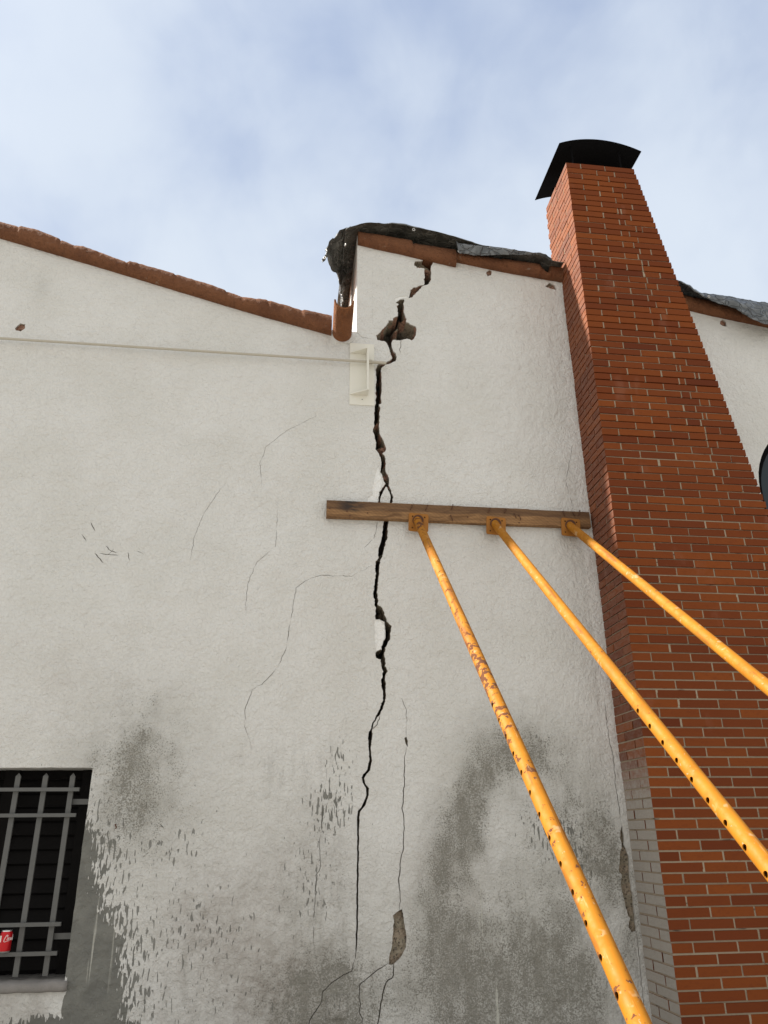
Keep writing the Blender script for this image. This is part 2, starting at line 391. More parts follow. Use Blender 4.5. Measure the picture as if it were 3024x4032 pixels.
def mat_brick():
    mt, t, b, co = material('red_facing_brick')
    a = t.n('ShaderNodeAttribute', {'attribute_name': 'tone'})
    s = t.n('ShaderNodeSeparateColor', _0=a.outputs['Color'])
    nrm = t.n('ShaderNodeSeparateXYZ', _0=t.n('ShaderNodeNewGeometry').outputs['True Normal'])
    pos = t.n('ShaderNodeSeparateXYZ', _0=co)
    n1 = t.noise(t.stretch(co, (1, 1, 2.2)), 26.0, 4.0, 0.65)
    n2 = t.noise(co, 120.0, 2.0, 0.6)
    c = t.mix(s.outputs[0], (0.150, 0.036, 0.011), (0.226, 0.060, 0.0135))
    c = t.mix(t.math('MULTIPLY', s.outputs[1], 0.75), c, (0.105, 0.024, 0.010))
    c = t.mix(t.math('MULTIPLY', t.ramp(n1, 0.50, 0.72), 0.35), c, (0.135, 0.032, 0.012))
    c = t.mix(t.math('MULTIPLY', t.ramp(n2, 0.60, 0.72), 0.25), c, (0.14, 0.03, 0.02))
    bloom = t.noise(t.stretch(co, (1, 1, 0.5)), 3.0, 4.0, 0.65)
    c = t.mix(t.math('MULTIPLY', t.ramp(bloom, 0.60, 0.74), 0.22), c, (0.33, 0.16, 0.11))
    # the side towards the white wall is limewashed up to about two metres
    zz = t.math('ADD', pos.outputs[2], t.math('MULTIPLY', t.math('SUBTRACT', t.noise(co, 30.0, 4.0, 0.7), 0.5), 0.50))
    wash_and_lift = t.math('MULTIPLY', t.ramp(zz, 2.22, 1.72), t.ramp(nrm.outputs[0], -0.6, -0.9))
    wash_and_lift = t.math('MAXIMUM', t.math('MULTIPLY', wash_and_lift, t.ramp(n2, 0.72, 0.60, 0.75, 0.97)), t.math('MULTIPLY', t.ramp(nrm.outputs[0], -0.6, -0.9), t.ramp(n1, 0.3, 0.7, 0.05, 0.20)))  # a faint tint up the whole side paints its shaded bricks brighter
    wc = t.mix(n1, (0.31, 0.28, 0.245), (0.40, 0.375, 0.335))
    c = t.mix(wash_and_lift, c, wc)
    t.put(b.inputs['Base Color'], c)
    b.inputs['Roughness'].default_value = 0.85
    b.inputs['Specular IOR Level'].default_value = 0.15
    t.put(b.inputs['Normal'], t.bump(t.math('ADD', n1, t.math('MULTIPLY', n2, 0.5)), 0.35, 0.006))
    return mt


def mat_mortar():
    mt, t, b, co = material('grey_mortar')
    n1 = t.noise(co, 18.0, 5.0, 0.7)
    pos = t.n('ShaderNodeSeparateXYZ', _0=co)
    n2 = t.noise(t.stretch(co, (1, 1, 8)), 4.0, 4.0, 0.7)
    c = t.mix(n1, (0.26, 0.21, 0.145), (0.40, 0.33, 0.245))
    c = t.mix(t.ramp(n2, 0.61, 0.69, 0.0, 0.85), c, (0.045, 0.032, 0.025))
    t.put(b.inputs['Base Color'], c)
    b.inputs['Roughness'].default_value = 0.95
    t.put(b.inputs['Normal'], t.bump(n1, 0.8, 0.01))
    return mt


def mat_prop(name, rust, seed):
    mt, t, b, co = material(name)
    v = t.n('ShaderNodeVectorMath', {'operation': 'ADD'}, _0=co, _1=(seed*3.1, seed*1.7, 0)).outputs[0]
    n1 = t.noise(v, 5.0, 4.0, 0.6)
    n2 = t.noise(v, 25.0, 3.0, 0.6)
    n3 = t.noise(v, 75.0, 2.0, 0.6)
    a = t.n('ShaderNodeAttribute', {'attribute_name': 'wear'})
    c = t.mix(t.ramp(n1, 0.3, 0.7), (0.345, 0.128, 0.004), (0.415, 0.168, 0.008))
    c = t.mix(t.math('MULTIPLY', t.ramp(n2, 0.5, 0.75), 0.45), c, (0.26, 0.085, 0.008))
    c = t.mix(t.math('MULTIPLY', t.ramp(t.noise(v, 11.0, 3.0, 0.7), 0.62, 0.7), 0.5), c, (0.50, 0.37, 0.22))
    k = t.math('ADD', t.math('MULTIPLY', n2, 0.75), t.math('MULTIPLY', n3, 0.25))
    k = t.math('ADD', k, t.math('MULTIPLY', a.outputs['Fac'], rust))
    chip = t.ramp(k, 0.685, 0.70)
    c = t.mix(chip, c, t.mix(n3, (0.075, 0.032, 0.018), (0.16, 0.06, 0.025)))
    scuff = t.ramp(t.noise(t.stretch(v, (60, 7, 7)), 1.0, 4.0, 0.7), 0.62, 0.70)
    c = t.mix(t.math('MULTIPLY', scuff, 0.35), c, (0.56, 0.36, 0.16))
    splash = t.ramp(t.noise(v, 48.0, 2.0, 0.5), 0.70, 0.73)
    c = t.mix(t.math('MULTIPLY', splash, 0.45), c, (0.40, 0.33, 0.24))
    # grime smeared along the length
    c = t.mix(t.math('MULTIPLY', t.ramp(t.noise(t.stretch(v, (40, 2.0, 2.0)), 1.0, 3.0, 0.6), 0.57, 0.66), 0.60), c, (0.19, 0.06, 0.010))
    t.put(b.inputs['Base Color'], c)
    t.put(b.inputs['Roughness'], t.math('ADD', t.ramp(n2, 0.35, 0.65, 0.58, 0.75), t.math('MULTIPLY', chip, 0.25)))
    b.inputs['Specular IOR Level'].default_value = 0.25
    t.put(b.inputs['Normal'], t.bump(t.math('SUBTRACT', t.math('MULTIPLY', n2, 0.3), chip), 0.4, 0.002))
    return mt


def mat_wood():
    mt, t, b, co = material('weathered_plank')
    s = t.n('ShaderNodeSeparateXYZ', _0=co)
    warp = t.n('ShaderNodeVectorMath', {'operation': 'ADD'}, _0=t.stretch(co, (1.6, 30, 46)), _1=t.stretch(t.n('ShaderNodeTexNoise', Vector=co, Scale=3.0, Detail=2.0).outputs[1], (0, 3, 5))).outputs[0]
    g = t.noise(warp, 1.0, 5.0, 0.6)
    g2 = t.noise(t.stretch(co, (3, 60, 170)), 1.0, 3.0, 0.6)
    c = t.mix(t.ramp(g, 0.32, 0.68), (0.150, 0.073, 0.027), (0.360, 0.200, 0.085))
    c = t.mix(t.math('MULTIPLY', t.ramp(g2, 0.5, 0.7), 0.5), c, (0.10, 0.052, 0.026))
    # darker heartwood along the upper half
    zz = t.math('ADD', s.outputs[2], t.math('MULTIPLY', t.noise(t.stretch(co, (2.2, 1, 1)), 1.6, 3.0, 0.6), 0.05))
    c = t.mix(t.math('MULTIPLY', t.ramp(zz, 3.822, 3.838), 0.55), c, (0.085, 0.046, 0.026))
    # saw marks and dark stains
    saw = t.n('ShaderNodeTexWave', {'wave_type': 'BANDS', 'bands_direction': 'DIAGONAL'}, Vector=t.stretch(co, (1, 0, 1.3)), Scale=18.0, Distortion=2.0, Detail=1.0).outputs[1]
    c = t.mix(t.math('MULTIPLY', t.ramp(saw, 0.6, 1.0), 0.22), c, (0.07, 0.038, 0.02))
    dx = t.ramp(t.math('ABSOLUTE', t.math('SUBTRACT', s.outputs[0], 0.43)), 0.14, 0.02)
    st = t.math('MULTIPLY', t.math('MULTIPLY', dx, t.ramp(zz, 3.80, 3.835)), t.ramp(t.noise(t.stretch(co, (9, 1, 30)), 1.0, 3.0), 0.35, 0.55))
    c = t.mix(t.math('MULTIPLY', st, 0.85), c, (0.02, 0.017, 0.016))
    t.put(b.inputs['Base Color'], c)
    b.inputs['Roughness'].default_value = 0.85
    t.put(b.inputs['Normal'], t.bump(t.math('ADD', g, t.math('ADD', t.math('MULTIPLY', g2, 0.6), t.math('MULTIPLY', saw, 0.25))), 0.5, 0.006))
    return mt


def mat_simple(name, col, rough=0.6, metal=0.0, var=0.25, scale=30.0, bump=0.2, dist=0.003, spec=0.5):
    mt, t, b, co = material(name)
    n1 = t.noise(co, scale, 4.0, 0.6)
    n2 = t.noise(co, scale*0.15, 3.0, 0.6)
    c = t.mix(t.math('MULTIPLY', t.math('ADD', n1, n2), 0.5), tuple(x*(1-var) for x in col), tuple(min(1, x*(1+var)) for x in col))
    t.put(b.inputs['Base Color'], c)
    b.inputs['Roughness'].default_value = rough
    b.inputs['Metallic'].default_value = metal
    b.inputs['Specular IOR Level'].default_value = spec
    if bump:
        t.put(b.inputs['Normal'], t.bump(n1, bump, dist))
    return mt


def mat_tarp(name, c0, c1, bs=0.55, bd=0.016):
    mt, t, b, co = material(name)
    n1 = t.noise(co, 9.0, 4.0, 0.6, 0.8)
    cre = t.n('ShaderNodeTexVoronoi', {'feature': 'DISTANCE_TO_EDGE'}, Vector=t.n('ShaderNodeVectorMath', {'operation': 'ADD'}, _0=t.stretch(co, (1, 1, 1.4)), _1=t.stretch(t.n('ShaderNodeTexNoise', Vector=co, Scale=7.0, Detail=3.0).outputs[1], (.16, .16, .16))).outputs[0], Scale=11.0).outputs[0]
    cre2 = t.ramp(cre, 0.0, 0.10)
    c = t.mix(t.ramp(n1, 0.35, 0.68), c0, c1)
    c = t.mix(t.math('MULTIPLY', t.math('SUBTRACT', 1.0, t.ramp(cre, 0.0, 0.03)), 0.4), c, tuple(min(1, x*1.8) for x in c1))
    t.put(b.inputs['Base Color'], c)
    b.inputs['Roughness'].default_value = 0.33
    t.put(b.inputs['Normal'], t.bump(t.math('ADD', cre2, t.math('MULTIPLY', n1, 1.0)), bs, bd))
    return mt


M = {}
M['stucco'] = mat_stucco()
M['masonry'] = mat_masonry()
M['verge'] = mat_terracotta('terracotta_paint', (0.165, 0.068, 0.034), (0.245, 0.105, 0.050))
M['tile'] = mat_terracotta('fired_clay', (0.24, 0.095, 0.040), (0.34, 0.135, 0.055), 1.6)
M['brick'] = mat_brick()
M['mortar'] = mat_mortar()
M['wood'] = mat_wood()
M['props'] = [mat_prop('chipped_yellow_paint', 0.165, 1), mat_prop('yellow_paint', 0.05, 2), mat_prop('faded_yellow_paint', 0.03, 3)]
M['plate'] = mat_simple('ochre_painted_steel', (0.33, 0.128, 0.012), 0.7, 0.0, 0.35, 40)
M['rust'] = mat_simple('rusty_steel', (0.10, 0.042, 0.022), 0.85, 0.0, 0.5, 60, 0.5)
M['black'] = mat_simple('black_sheet_metal', (0.005, 0.005, 0.0055), 0.85, 0.0, 0.3, 20, 0.2, 0.003, 0.04)
M['cream'] = mat_simple('cream_painted_steel', (0.76, 0.745, 0.67), 0.5, 0.0, 0.06, 16, 0.15)
M['rod'] = mat_simple('dull_cream_steel', (0.48, 0.445, 0.37), 0.6, 0.0, 0.12, 20, 0.2)
M['grey'] = mat_simple('grey_painted_steel', (0.105, 0.106, 0.102), 0.55, 0.0, 0.3, 45, 0.3)
M['stone'] = mat_simple('worn_sill_stone', (0.25, 0.235, 0.22), 0.9, 0.0, 0.6, 11, 0.9, 0.012)
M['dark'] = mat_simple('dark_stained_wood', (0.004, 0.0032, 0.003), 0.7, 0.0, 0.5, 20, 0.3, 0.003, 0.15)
M['tarp'] = mat_tarp('dark_tarpaulin', (0.050, 0.050, 0.044), (0.125, 0.122, 0.108))
M['tarp_light'] = mat_tarp('grey_tarpaulin', (0.080, 0.087, 0.091), (0.160, 0.170, 0.176), 0.9, 0.024)
M['tarp_crumpled'] = mat_tarp('crumpled_tarpaulin', (0.060, 0.060, 0.055), (0.165, 0.163, 0.150), 0.8, 0.022)
M['zinc'] = mat_simple('zinc', (0.50, 0.50, 0.49), 0.5, 0.3, 0.1, 30)
M['ground'] = mat_simple('pale_concrete', (0.245, 0.235, 0.215), 0.9, 0.0, 0.18, 3.0, 0.3, 0.01)

# ------------------------------------------------------------------ ground
g = MB()
g.add([(-300, -300, 0), (300, -300, 0), (300, 300, 0), (-300, 300, 0)], [(0, 1, 2, 3)])
ground = g.build('ground', M['ground'])
ground['kind'] = 'structure'

# ------------------------------------------------------------------ house
house = thing('house', 'white stucco house split by a tall jagged crack', 'house')
WALL_TOP_L = [(-7, 7.33), (-2.423, 6.131), (0.284, 5.42), (0.470, 5.42)]
WALL_TOP_R = [(0.470, 6.38), (1.04, 6.27), (1.335, 6.27), (2.255, 6.12), (3.411, 5.93), (4.009, 5.82), (7.0, 5.36)]
WIN = (-2.35, -1.172, 0.842, 2.003)
ARCH_C, ARCH_RX, ARCH_RZ, ARCH_BOT = 4.31, 0.555, 0.62, 3.62


def arch_poly(k=0.0):
    pts = [(ARCH_C-ARCH_RX+k, ARCH_BOT+k)]
    for i in range(0, 25):
        a = math.pi-math.pi*i/24
        pts.append((ARCH_C+(ARCH_RX-k)*math.cos(a), 4.14+(ARCH_RZ-k)*math.sin(a)))
    pts.append((ARCH_C+ARCH_RX-k, ARCH_BOT+k))
    return pts


def rough(poly, step, amp, seed=0.0, closed=True, fade=False):
    out = []
    n = len(poly)
    for i in range(n if closed else n-1):
        a, b = Vector(poly[i]), Vector(poly[(i+1) % n])
        k = max(1, int((b-a).length/step))
        for j in range(k):
            p = a.lerp(b, j/k)
            q = Vector((p.x*34+seed, p.y*34, 0))
            d = noise.noise_vector(q)+0.55*noise.noise_vector(q*2.9)+0.25*noise.noise_vector(q*6.1)
            k2 = amp*(0.35+0.65*min(1.0, max(0.0, (p.y-1.9)/0.6))) if fade else amp
            out.append((p.x+d.x*k2, p.y+d.y*k2))
    if not closed:
        out.append(tuple(poly[-1]))
    return out


def ribbon(width, pts):
    pts = rough(pts, 0.015, 0.006, 3.0, closed=False)
    L, R = [], []
    for i, p in enumerate(pts):
        a, b = Vector(pts[max(i-1, 0)]), Vector(pts[min(i+1, len(pts)-1)])
        d = (b-a).normalized()
        nrm = Vector((-d.y, d.x))
        t = i/(len(pts)-1)
        wdt = width*0.5*min(1.0, 0.25+6*t, 0.25+6*(1-t))*(0.75+0.5*abs(nz(p[0], p[1], 1.0, 31)))
        if width < 0.0045:                                     # hairlines come and go
            wdt *= 0.15+0.85*min(1.0, max(0.0, 1.0+2.4*nz(p[0], p[1], 6.0, 13)))
        L.append((p[0]+nrm.x*wdt, p[1]+nrm.y*wdt))
        R.append((p[0]-nrm.x*wdt, p[1]-nrm.y*wdt))
    return L+R[::-1]


kmin = min(range(len(CRACK_B)), key=lambda i: CRACK_B[i][1])
CRACK_B = [(x+(0.0 if z > 2.0 else -0.002 if i <= kmin else 0.0025), z) for i, (x, z) in enumerate(CRACK_B)]
# the polygons cut into the plaster: (outline, class)
WALLC, CHIP, THINC, SPALL, CRACKC, HOLE = range(6)
cuts = [(rough(CRACK_A, 0.008, 0.008), CRACKC), (rough(CRACK_B, 0.008, 0.0075, fade=True), CRACKC)]
island = rough(ISLAND, 0.012, 0.0035)
for pl in (SPALL_LOW, SPALL_RIGHT, SPALL_BLOB, SPALL_S1, SPALL_S2, SPALL_S3, SPALL_S4, SPALL_TOP):
    cuts.append((rough(pl, 0.012, 0.0045, 5.0), SPALL))
for wd, pts in THIN+SCUFFS:
    cuts.append((ribbon(wd, pts), THINC))
for pl in (CHIP1, CHIP2, CHIP3, CHIP4):
    cuts.append((rough(pl, 0.014, 0.004, 9.0), CHIP))
win_poly = [(WIN[0], WIN[2]), (WIN[1], WIN[2]), (WIN[1], WIN[3]), (WIN[0], WIN[3])]
holes = [rough(win_poly, 0.05, 0.0025, 2.0), arch_poly()]


def in_poly(px, pz, poly):
    poly = np.asarray(poly)
    x0, z0 = poly.min(0)
    x1, z1 = poly.max(0)
    res = np.zeros(len(px), bool)
    idx = np.nonzero((px >= x0) & (px <= x1) & (pz >= z0) & (pz <= z1))[0]
    if len(idx) == 0:
        return res
    x, z = px[idx], pz[idx]
    ins = np.zeros(len(idx), bool)
    a = poly
    b = np.roll(poly, -1, 0)
    for (ax, az), (bx, bz) in zip(a, b):
        c = (az > z) != (bz > z)
        if not c.any():
            continue
        xi = ax+(z-az)/(bz-az if bz != az else 1e-12)*(bx-ax)
        ins ^= c & (x < xi)
    res[idx] = ins
    return res


outer = [(-7, -0.2), (7, -0.2), (7.0, 5.36)]+WALL_TOP_R[::-1][1:]+WALL_TOP_L[::-1][1:]
outer = outer[:len(outer)]
pts, edges = [], []


def add_loop(loop):
    b = len(pts)
    pts.extend(loop)
    n = len(loop)
    edges.extend((b+i, b+(i+1) % n) for i in range(n))


# left top ends below the gutter corner, right top starts above it
outer = [(-7.0, -0.2), (7.0, -0.2)]+[p for p in WALL_TOP_R[::-1]]+[(0.470, 5.42)]+[p for p in WALL_TOP_L[::-1][1:]]
add_loop(outer)
for pl, c in cuts:
    add_loop(pl)
add_loop(island)
for h in holes:
    add_loop(h)
rng = np.random.default_rng(5)
gx, gz = np.meshgrid(np.arange(-3.1, 4.6, 0.026), np.arange(0.22, 6.45, 0.026))
gp = np.stack([gx.ravel(), gz.ravel()], 1)+rng.uniform(-0.009, 0.009, (gx.size, 2))
zt = np.where(gp[:, 0] < 0.47, np.interp(gp[:, 0], [p[0] for p in WALL_TOP_L], [p[1] for p in WALL_TOP_L]),
              np.interp(gp[:, 0], [p[0] for p in WALL_TOP_R], [p[1] for p in WALL_TOP_R]))
gp = gp[gp[:, 1] < zt-0.012]
gp = gp[np.abs(gp[:, 0]-0.47) > 0.012]
extra = []
for pl, c in cuts:
    if c in (SPALL, CRACKC):
        a = np.asarray(pl)
        lo, hi = a.min(0), a.max(0)
        cnt = int(np.prod(hi-lo)/0.00016)
        q = rng.uniform(lo, hi, (min(cnt, 9000), 2))
        extra.append(q[in_poly(q[:, 0], q[:, 1], pl)])
allp = [Vector(p) for p in pts]+[Vector(p) for p in np.concatenate([gp]+extra).tolist()]
cv, ce, cf, *_ = delaunay_2d_cdt(allp, edges, [], 0, 1e-6)
V2 = np.array([(v.x, v.y) for v in cv])
F = np.array([tuple(f) for f in cf if len(f) == 3])
cen = V2[F].mean(1)
cls = np.zeros(len(F), int)
for pl, c in cuts:
    if c == CHIP:
        cls[in_poly(cen[:, 0], cen[:, 1], pl)] = CHIP
for k in (THINC, SPALL, CRACKC):
    for pl, c in cuts:
        if c == k:
            cls[in_poly(cen[:, 0], cen[:, 1], pl)] = k
cls[in_poly(cen[:, 0], cen[:, 1], island)] = WALLC
for h in holes:
    cls[in_poly(cen[:, 0], cen[:, 1], h)] = HOLE
cls[~in_poly(cen[:, 0], cen[:, 1], outer)] = -1


def sstep(a, b, x):
    t = min(1.0, max(0.0, (x-a)/(b-a)))
    return t*t*(3-2*t)


def depth(c, x, z):
    und = 0.010*nz(x, z, 0.3, 1.3)+0.005*nz(x, z, 5.3, 4.1)
    # the plaster swells along the line of the tie rod and slumps below the plank
    if x < 0.45:
        und -= 0.014*math.exp(-((z-5.07+0.02*nz(x, 0, 1, 2))/0.045)**2)*sstep(0.5, -1.2, x)
    if c == WALLC:
        return und
    if c == CHIP:
        return und+0.004
    if c == THINC:
        return und+0.03
    if c == SPALL:
        return und+0.024+0.018*abs(nz(x, z, 2.0, 38))+0.012*nz(x, z, 9.0, 90)
    d = 0.23-(0.16*sstep(0.0, 0.35, nz(x, z, 13.0, 9)) if z > 3.9 else 0.10*sstep(0.1, 0.4, nz(x, z, 13.0, 9)))
    e = ((x-0.80)/0.21)**2+((z-5.47)/0.16)**2
    slit = abs(x-(0.775+0.10*(z-5.40)))
    if e < 1.0 and slit > 0.036:
        d = 0.075+0.15*(1-e)+0.07*nz(x, z, 4.0, 22)+0.04*abs(nz(x, z, 1.0, 55))
    elif x < 1.045 and z > 6.13:
        d = 0.06+0.03*nz(x, z, 1.0, 40)
    elif 5.80 < z < 5.945 and x > 0.9:
        d = 0.07+0.05*nz(x, z, 1.0, 40)
    return und+d+0.02*nz(x, z, 7.0, 60)


verts, vmap = [], {}


def vid(i, c):
    k = (i, c)
    if k not in vmap:
        x, z = V2[i]
        vmap[k] = len(verts)
        verts.append((x, depth(c, x, z), z))
    return vmap[k]


faces, mi, sm = [], [], []
edge_face = {}
for f, c in zip(F.tolist(), cls.tolist()):
    if c < 0:
        continue
    for a, b in ((0, 1), (1, 2), (2, 0)):
        e = (f[a], f[b]) if f[a] < f[b] else (f[b], f[a])
        edge_face.setdefault(e, []).append(c)
    if c == HOLE:
        continue
    ids = [vid(i, c) for i in f]
    p, q, r = (V2[i] for i in f)
    if (q[0]-p[0])*(r[1]-p[1])-(q[1]-p[1])*(r[0]-p[0]) < 0:
        ids = ids[::-1]
    faces.append(tuple(ids))
    mi.append(0 if c in (WALLC, CHIP) else 1)
    sm.append(c in (WALLC, CHIP))
nwall = len(verts)
for (a, b), cc in edge_face.items():
    if len(cc) != 2 or cc[0] == cc[1]:
        continue
    c0, c1 = cc
    q = []
    for i, c in ((a, c0), (b, c0), (b, c1), (a, c1)):
        x, z = V2[i]
        y = (0.24 if x < 2 else 0.14) if c == HOLE else depth(c, x, z)
        q.append((x, y, z))
    bidx = len(verts)
    verts += q
    faces.append((bidx, bidx+1, bidx+2, bidx+3))
    st = HOLE in cc or (CHIP in cc and WALLC in cc)
    mi.append(0 if st else 1)
    sm.append(False)
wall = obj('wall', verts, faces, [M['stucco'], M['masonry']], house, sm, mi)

# painted masks: where the real wall is splashed, mouldy, streaked, freshly flaked, plus bounce light
P = np.array(verts)
X, Zc = P[:, 0], P[:, 2]


def gauss(x, z, sx, sz):
    return np.exp(-((X-x)/sx)**2-((Zc-z)/sz)**2)


def nzs(s, o=0.0):
    return np.array([noise.noise(Vector((x*s+o, z*s, o))) for x, z in zip(X, Zc)])


N1, N2 = nzs(2.2, 1.0), nzs(6.0, 4.0)
xb = np.interp(-Zc, [-p[1] for p in CEM], [p[0] for p in CEM])+0.035*N2
d = X-xb
R = np.where(d < 0, np.clip(0.62+(-d)/0.16, 0, 1), 0.61*np.exp(-np.clip(d, 0, 9)/0.42))
R *= np.exp(-(np.clip(Zc-1.56, 0, 9)/0.36)**2)
R = np.where((X < WIN[1]+0.004) & (Zc < WIN[2]+0.01), np.clip((0.70+0.10*N2-Zc)/0.05, 0, 1)*np.clip((X+1.50)/0.06, 0, 1), R)
R = np.maximum(R, 0.42*gauss(-0.55, 1.55, 0.42, 0.22)*(N1 > -0.2))
R = np.maximum(R, 0.40*gauss(-0.45, 1.05, 0.55, 0.45))
R = np.maximum(R, 0.47*gauss(0.34, 1.80, 0.22, 0.20)+0.42*gauss(0.2, 1.3, 0.26, 0.4)+0.38*gauss(0.38, 2.1, 0.16, 0.15))
R = np.maximum(R, 0.47*gauss(1.72, 1.62, 0.26, 0.20)+0.40*gauss(1.95, 1.35, 0.20, 0.28)+0.36*gauss(1.75, 2.2, 0.10, 0.1))
R = np.maximum(R, 0.32*gauss(-0.3, 0.75, 0.7, 0.35))
ring = np.sqrt(((X-1.62)/0.60)**2+((Zc-1.12)/0.95)**2)+0.16*N1+0.10*N2
G = 0.62*gauss(-0.98, 2.14, 0.30, 0.42)+0.55*gauss(-0.96, 1.80, 0.28, 0.35)+0.25*gauss(-0.7, 1.9, 0.5, 0.6)+0.22*gauss(-0.5, 1.2, 0.55, 0.55)
G += 1.05*np.exp(-((ring-1)/0.26)**2)*np.clip((Zc-0.5)/0.5, 0, 1)*(0.65+0.35*np.clip((1.9-X)/0.5, 0, 1))
G += 0.75*gauss(1.50, 0.55, 0.75, 0.55)+0.50*gauss(1.7, 1.40, 0.50, 0.50)+0.30*gauss(1.55, 2.25, 0.45, 0.22)
G += 1.1*gauss(0.30, 0.62, 0.30, 0.36)+0.40*gauss(0.25, 1.3, 0.35, 0.5)+0.35*gauss(0.95, 0.7, 0.4, 0.5)+0.30*gauss(-0.3, 0.6, 0.6, 0.4)
G += 0.28*gauss(-2.05, 5.62, 0.06, 0.12)+0.22*gauss(0.05, 5.30, 0.32, 0.12)
G += 0.55*np.clip((0.84-Zc)/0.2, 0, 1)*np.clip((-1.2-X)/0.1, 0, 1)
G += 1.1*gauss(1.66, 0.66, 0.30, 0.55)
G = np.clip(G*(0.88+0.40*N1+0.22*N2), 0, 1)
B = 0.75*gauss(-0.25, 0.95, 0.45, 0.5)+0.60*gauss(0.15, 1.0, 0.3, 0.5)+0.55*gauss(1.05, 1.15, 0.25, 0.5)+0.16*gauss(1.95, 5.3, 0.5, 0.9)+0.14*gauss(2.05, 4.2, 0.4, 0.8)+0.25*gauss(-1.5, 2.5, 0.5, 0.35)  # the two faint upper terms beside the chimney paint its reddish bounce light
B += 0.7*np.clip((0.84-Zc)/0.1, 0, 1)*np.clip((-1.2-X)/0.1, 0, 1)
B = np.clip(B*(0.8+0.8*N1), 0, 1)
S = 0.95*gauss(0.30, 0.60, 0.26, 0.36)+0.35*gauss(0.3, 1.2, 0.3, 0.35)+0.9*gauss(1.72, 0.80, 0.42, 0.52)+0.40*gauss(0.15, 2.0, 0.35, 0.2)+0.30*gauss(-0.55, 0.7, 0.3, 0.4)+0.25*gauss(2.1, 1.5, 0.15, 0.5)
S = np.clip(S, 0, 1)
FR = np.zeros(len(X))
fv = set()
for (i, c), k in vmap.items():
    if c == CHIP:
        FR[k] = 1.0
FR[(np.abs(X-2.235) < 0.03) & (Zc > 2.2)] = 0.5
LR = 0.9*gauss(1.30, 0.75, 0.16, 0.5)+0.75*gauss(-1.02, 0.8, 0.12, 0.5)+0.6*gauss(0.38, 0.66, 0.08, 0.1)+0.5*gauss(1.6, 1.1, 0.2, 0.3)
LR = np.clip(LR, 0, 1)
for nm, chans in (('mask', (R, G, B)), ('mask2', (S, FR, LR))):
    at = wall.data.attributes.new(nm, 'FLOAT_COLOR', 'POINT')
    arr = np.ones((len(X), 4), np.float32)
    for i, ch in enumerate(chans):
        arr[:, i] = np.clip(ch, 0, 1)
    at.data.foreach_set('color', arr.ravel())

# side face of the taller half above the lower roof, and the closed rear of the building
r = MB()
r.box(0.4705, 0.60, 0.002, 5.0, 5.2, 6.435)
r.build('side_wall', M['stucco'], house)
r = MB()
r.box(-7.0, 7.0, 4.9, 5.1, 0, 5.3)
r.box(-7.1, -6.9, 0.02, 4.9, 0, 5.3)
r.box(6.9, 7.1, 0.02, 4.9, 0, 5.3)
r.build('rear_wall', M['stucco'], house)


def roof(name, tops, x0, x1, drop):
    nx, ny = 60, 120
    vs, fs = [], []
    for i in range(nx+1):
        x = x0+(x1-x0)*i/nx
        z = interp(tops, x)-drop
        for j in range(ny+1):
            y = 0.30+4.9*j/ny
            vs.append((x, y, z+0.035*math.sin(y*2*math.pi/0.22)))
    b = len(vs)
    vs += [(x, y, z-0.15) for x, y, z in vs]
    for i in range(nx):
        for j in range(ny):
            q = (i*(ny+1)+j, (i+1)*(ny+1)+j, (i+1)*(ny+1)+j+1, i*(ny+1)+j+1)
            fs.append(q)
            fs.append(tuple(k+b for k in q[::-1]))
    for i in range(nx):
        for j in (0, ny):
            a, c = i*(ny+1)+j, (i+1)*(ny+1)+j
            fs.append((a, c, c+b, a+b))
    return obj(name, vs, fs, M['tile'], house, True)


roof('roof', [(-7, 7.45), (-2.452, 6.245), (0.281, 5.538)], -7.0, 0.34, 0.06)
roof('roof', [(0.467, 6.44), (2.262, 6.261), (3.383, 6.052), (7.0, 5.44)], 0.62, 7.0, 0.07)


def verge(name, low, top, x0, x1, joints, caps=True, seed=0.0):
    """mortared row of edge tiles: a rounded, uneven band along the top of the wall"""
    n = max(4, int((x1-x0)/0.012))
    prof = [(0.30, 0.02), (0.004, 0.02), (-0.018, 0.0), (-0.040, 0.04), (-0.056, 0.16), (-0.064, 0.34), (-0.062, 0.55), (-0.053, 0.76), (-0.040, 0.92), (-0.016, 1.0), (0.05, 1.0), (0.30, 0.98)]
    vs, fs = [], []
    for i in range(n+1):
        x = x0+(x1-x0)*i/n
        zl, zt = interp(low, x), interp(top, x)
        gap = 0.0
        for jx in joints:
            gap = max(gap, 0.009*math.exp(-((x-jx)/0.008)**2))
        sg = sum(1 for jx in joints if jx < x)
        oy, oz, tl = (0.006*math.sin(sg*7.3+seed), 0.006*math.sin(sg*4.1+seed*2), 0.016*math.sin(sg*2.7+seed))
        lx = [x0]+[jx for jx in joints if jx < x]
        oz += tl*(x-lx[-1])
        for k, (y, t) in enumerate(prof):
            z = zl+(zt-zl)*t
            a = 0.004*nz(x, z, seed, 8)+0.004*nz(x, z+y, seed+2, 24)+0.003*nz(x, y+z, seed, 55)
            dent = nz(x, z, seed+8, 13)
            a += 0.016*max(0.0, dent-0.42)
            e = 0.3 if k in (0, 1, len(prof)-1) else 1.0
            vs.append((x, y+(a+gap+oy)*e, z+(oz*t+0.003*nz(x, t, seed+4, 9)+0.0025*nz(x, t, seed, 34))*e-(gap*0.6 if t > 0.9 else 0)))
    m_ = len(prof)
    for i in range(n):
        for k in range(m_):
            a, b = i*m_+k, i*m_+(k+1) % m_
            fs.append((a, b, b+m_, a+m_))
    fs.append(tuple(range(m_)))
    fs.append(tuple(range(n*m_, (n+1)*m_))[::-1])
    s = [True]*(len(fs)-2)+[False]*2
    return obj(name, vs, fs, M['verge'], house, s)


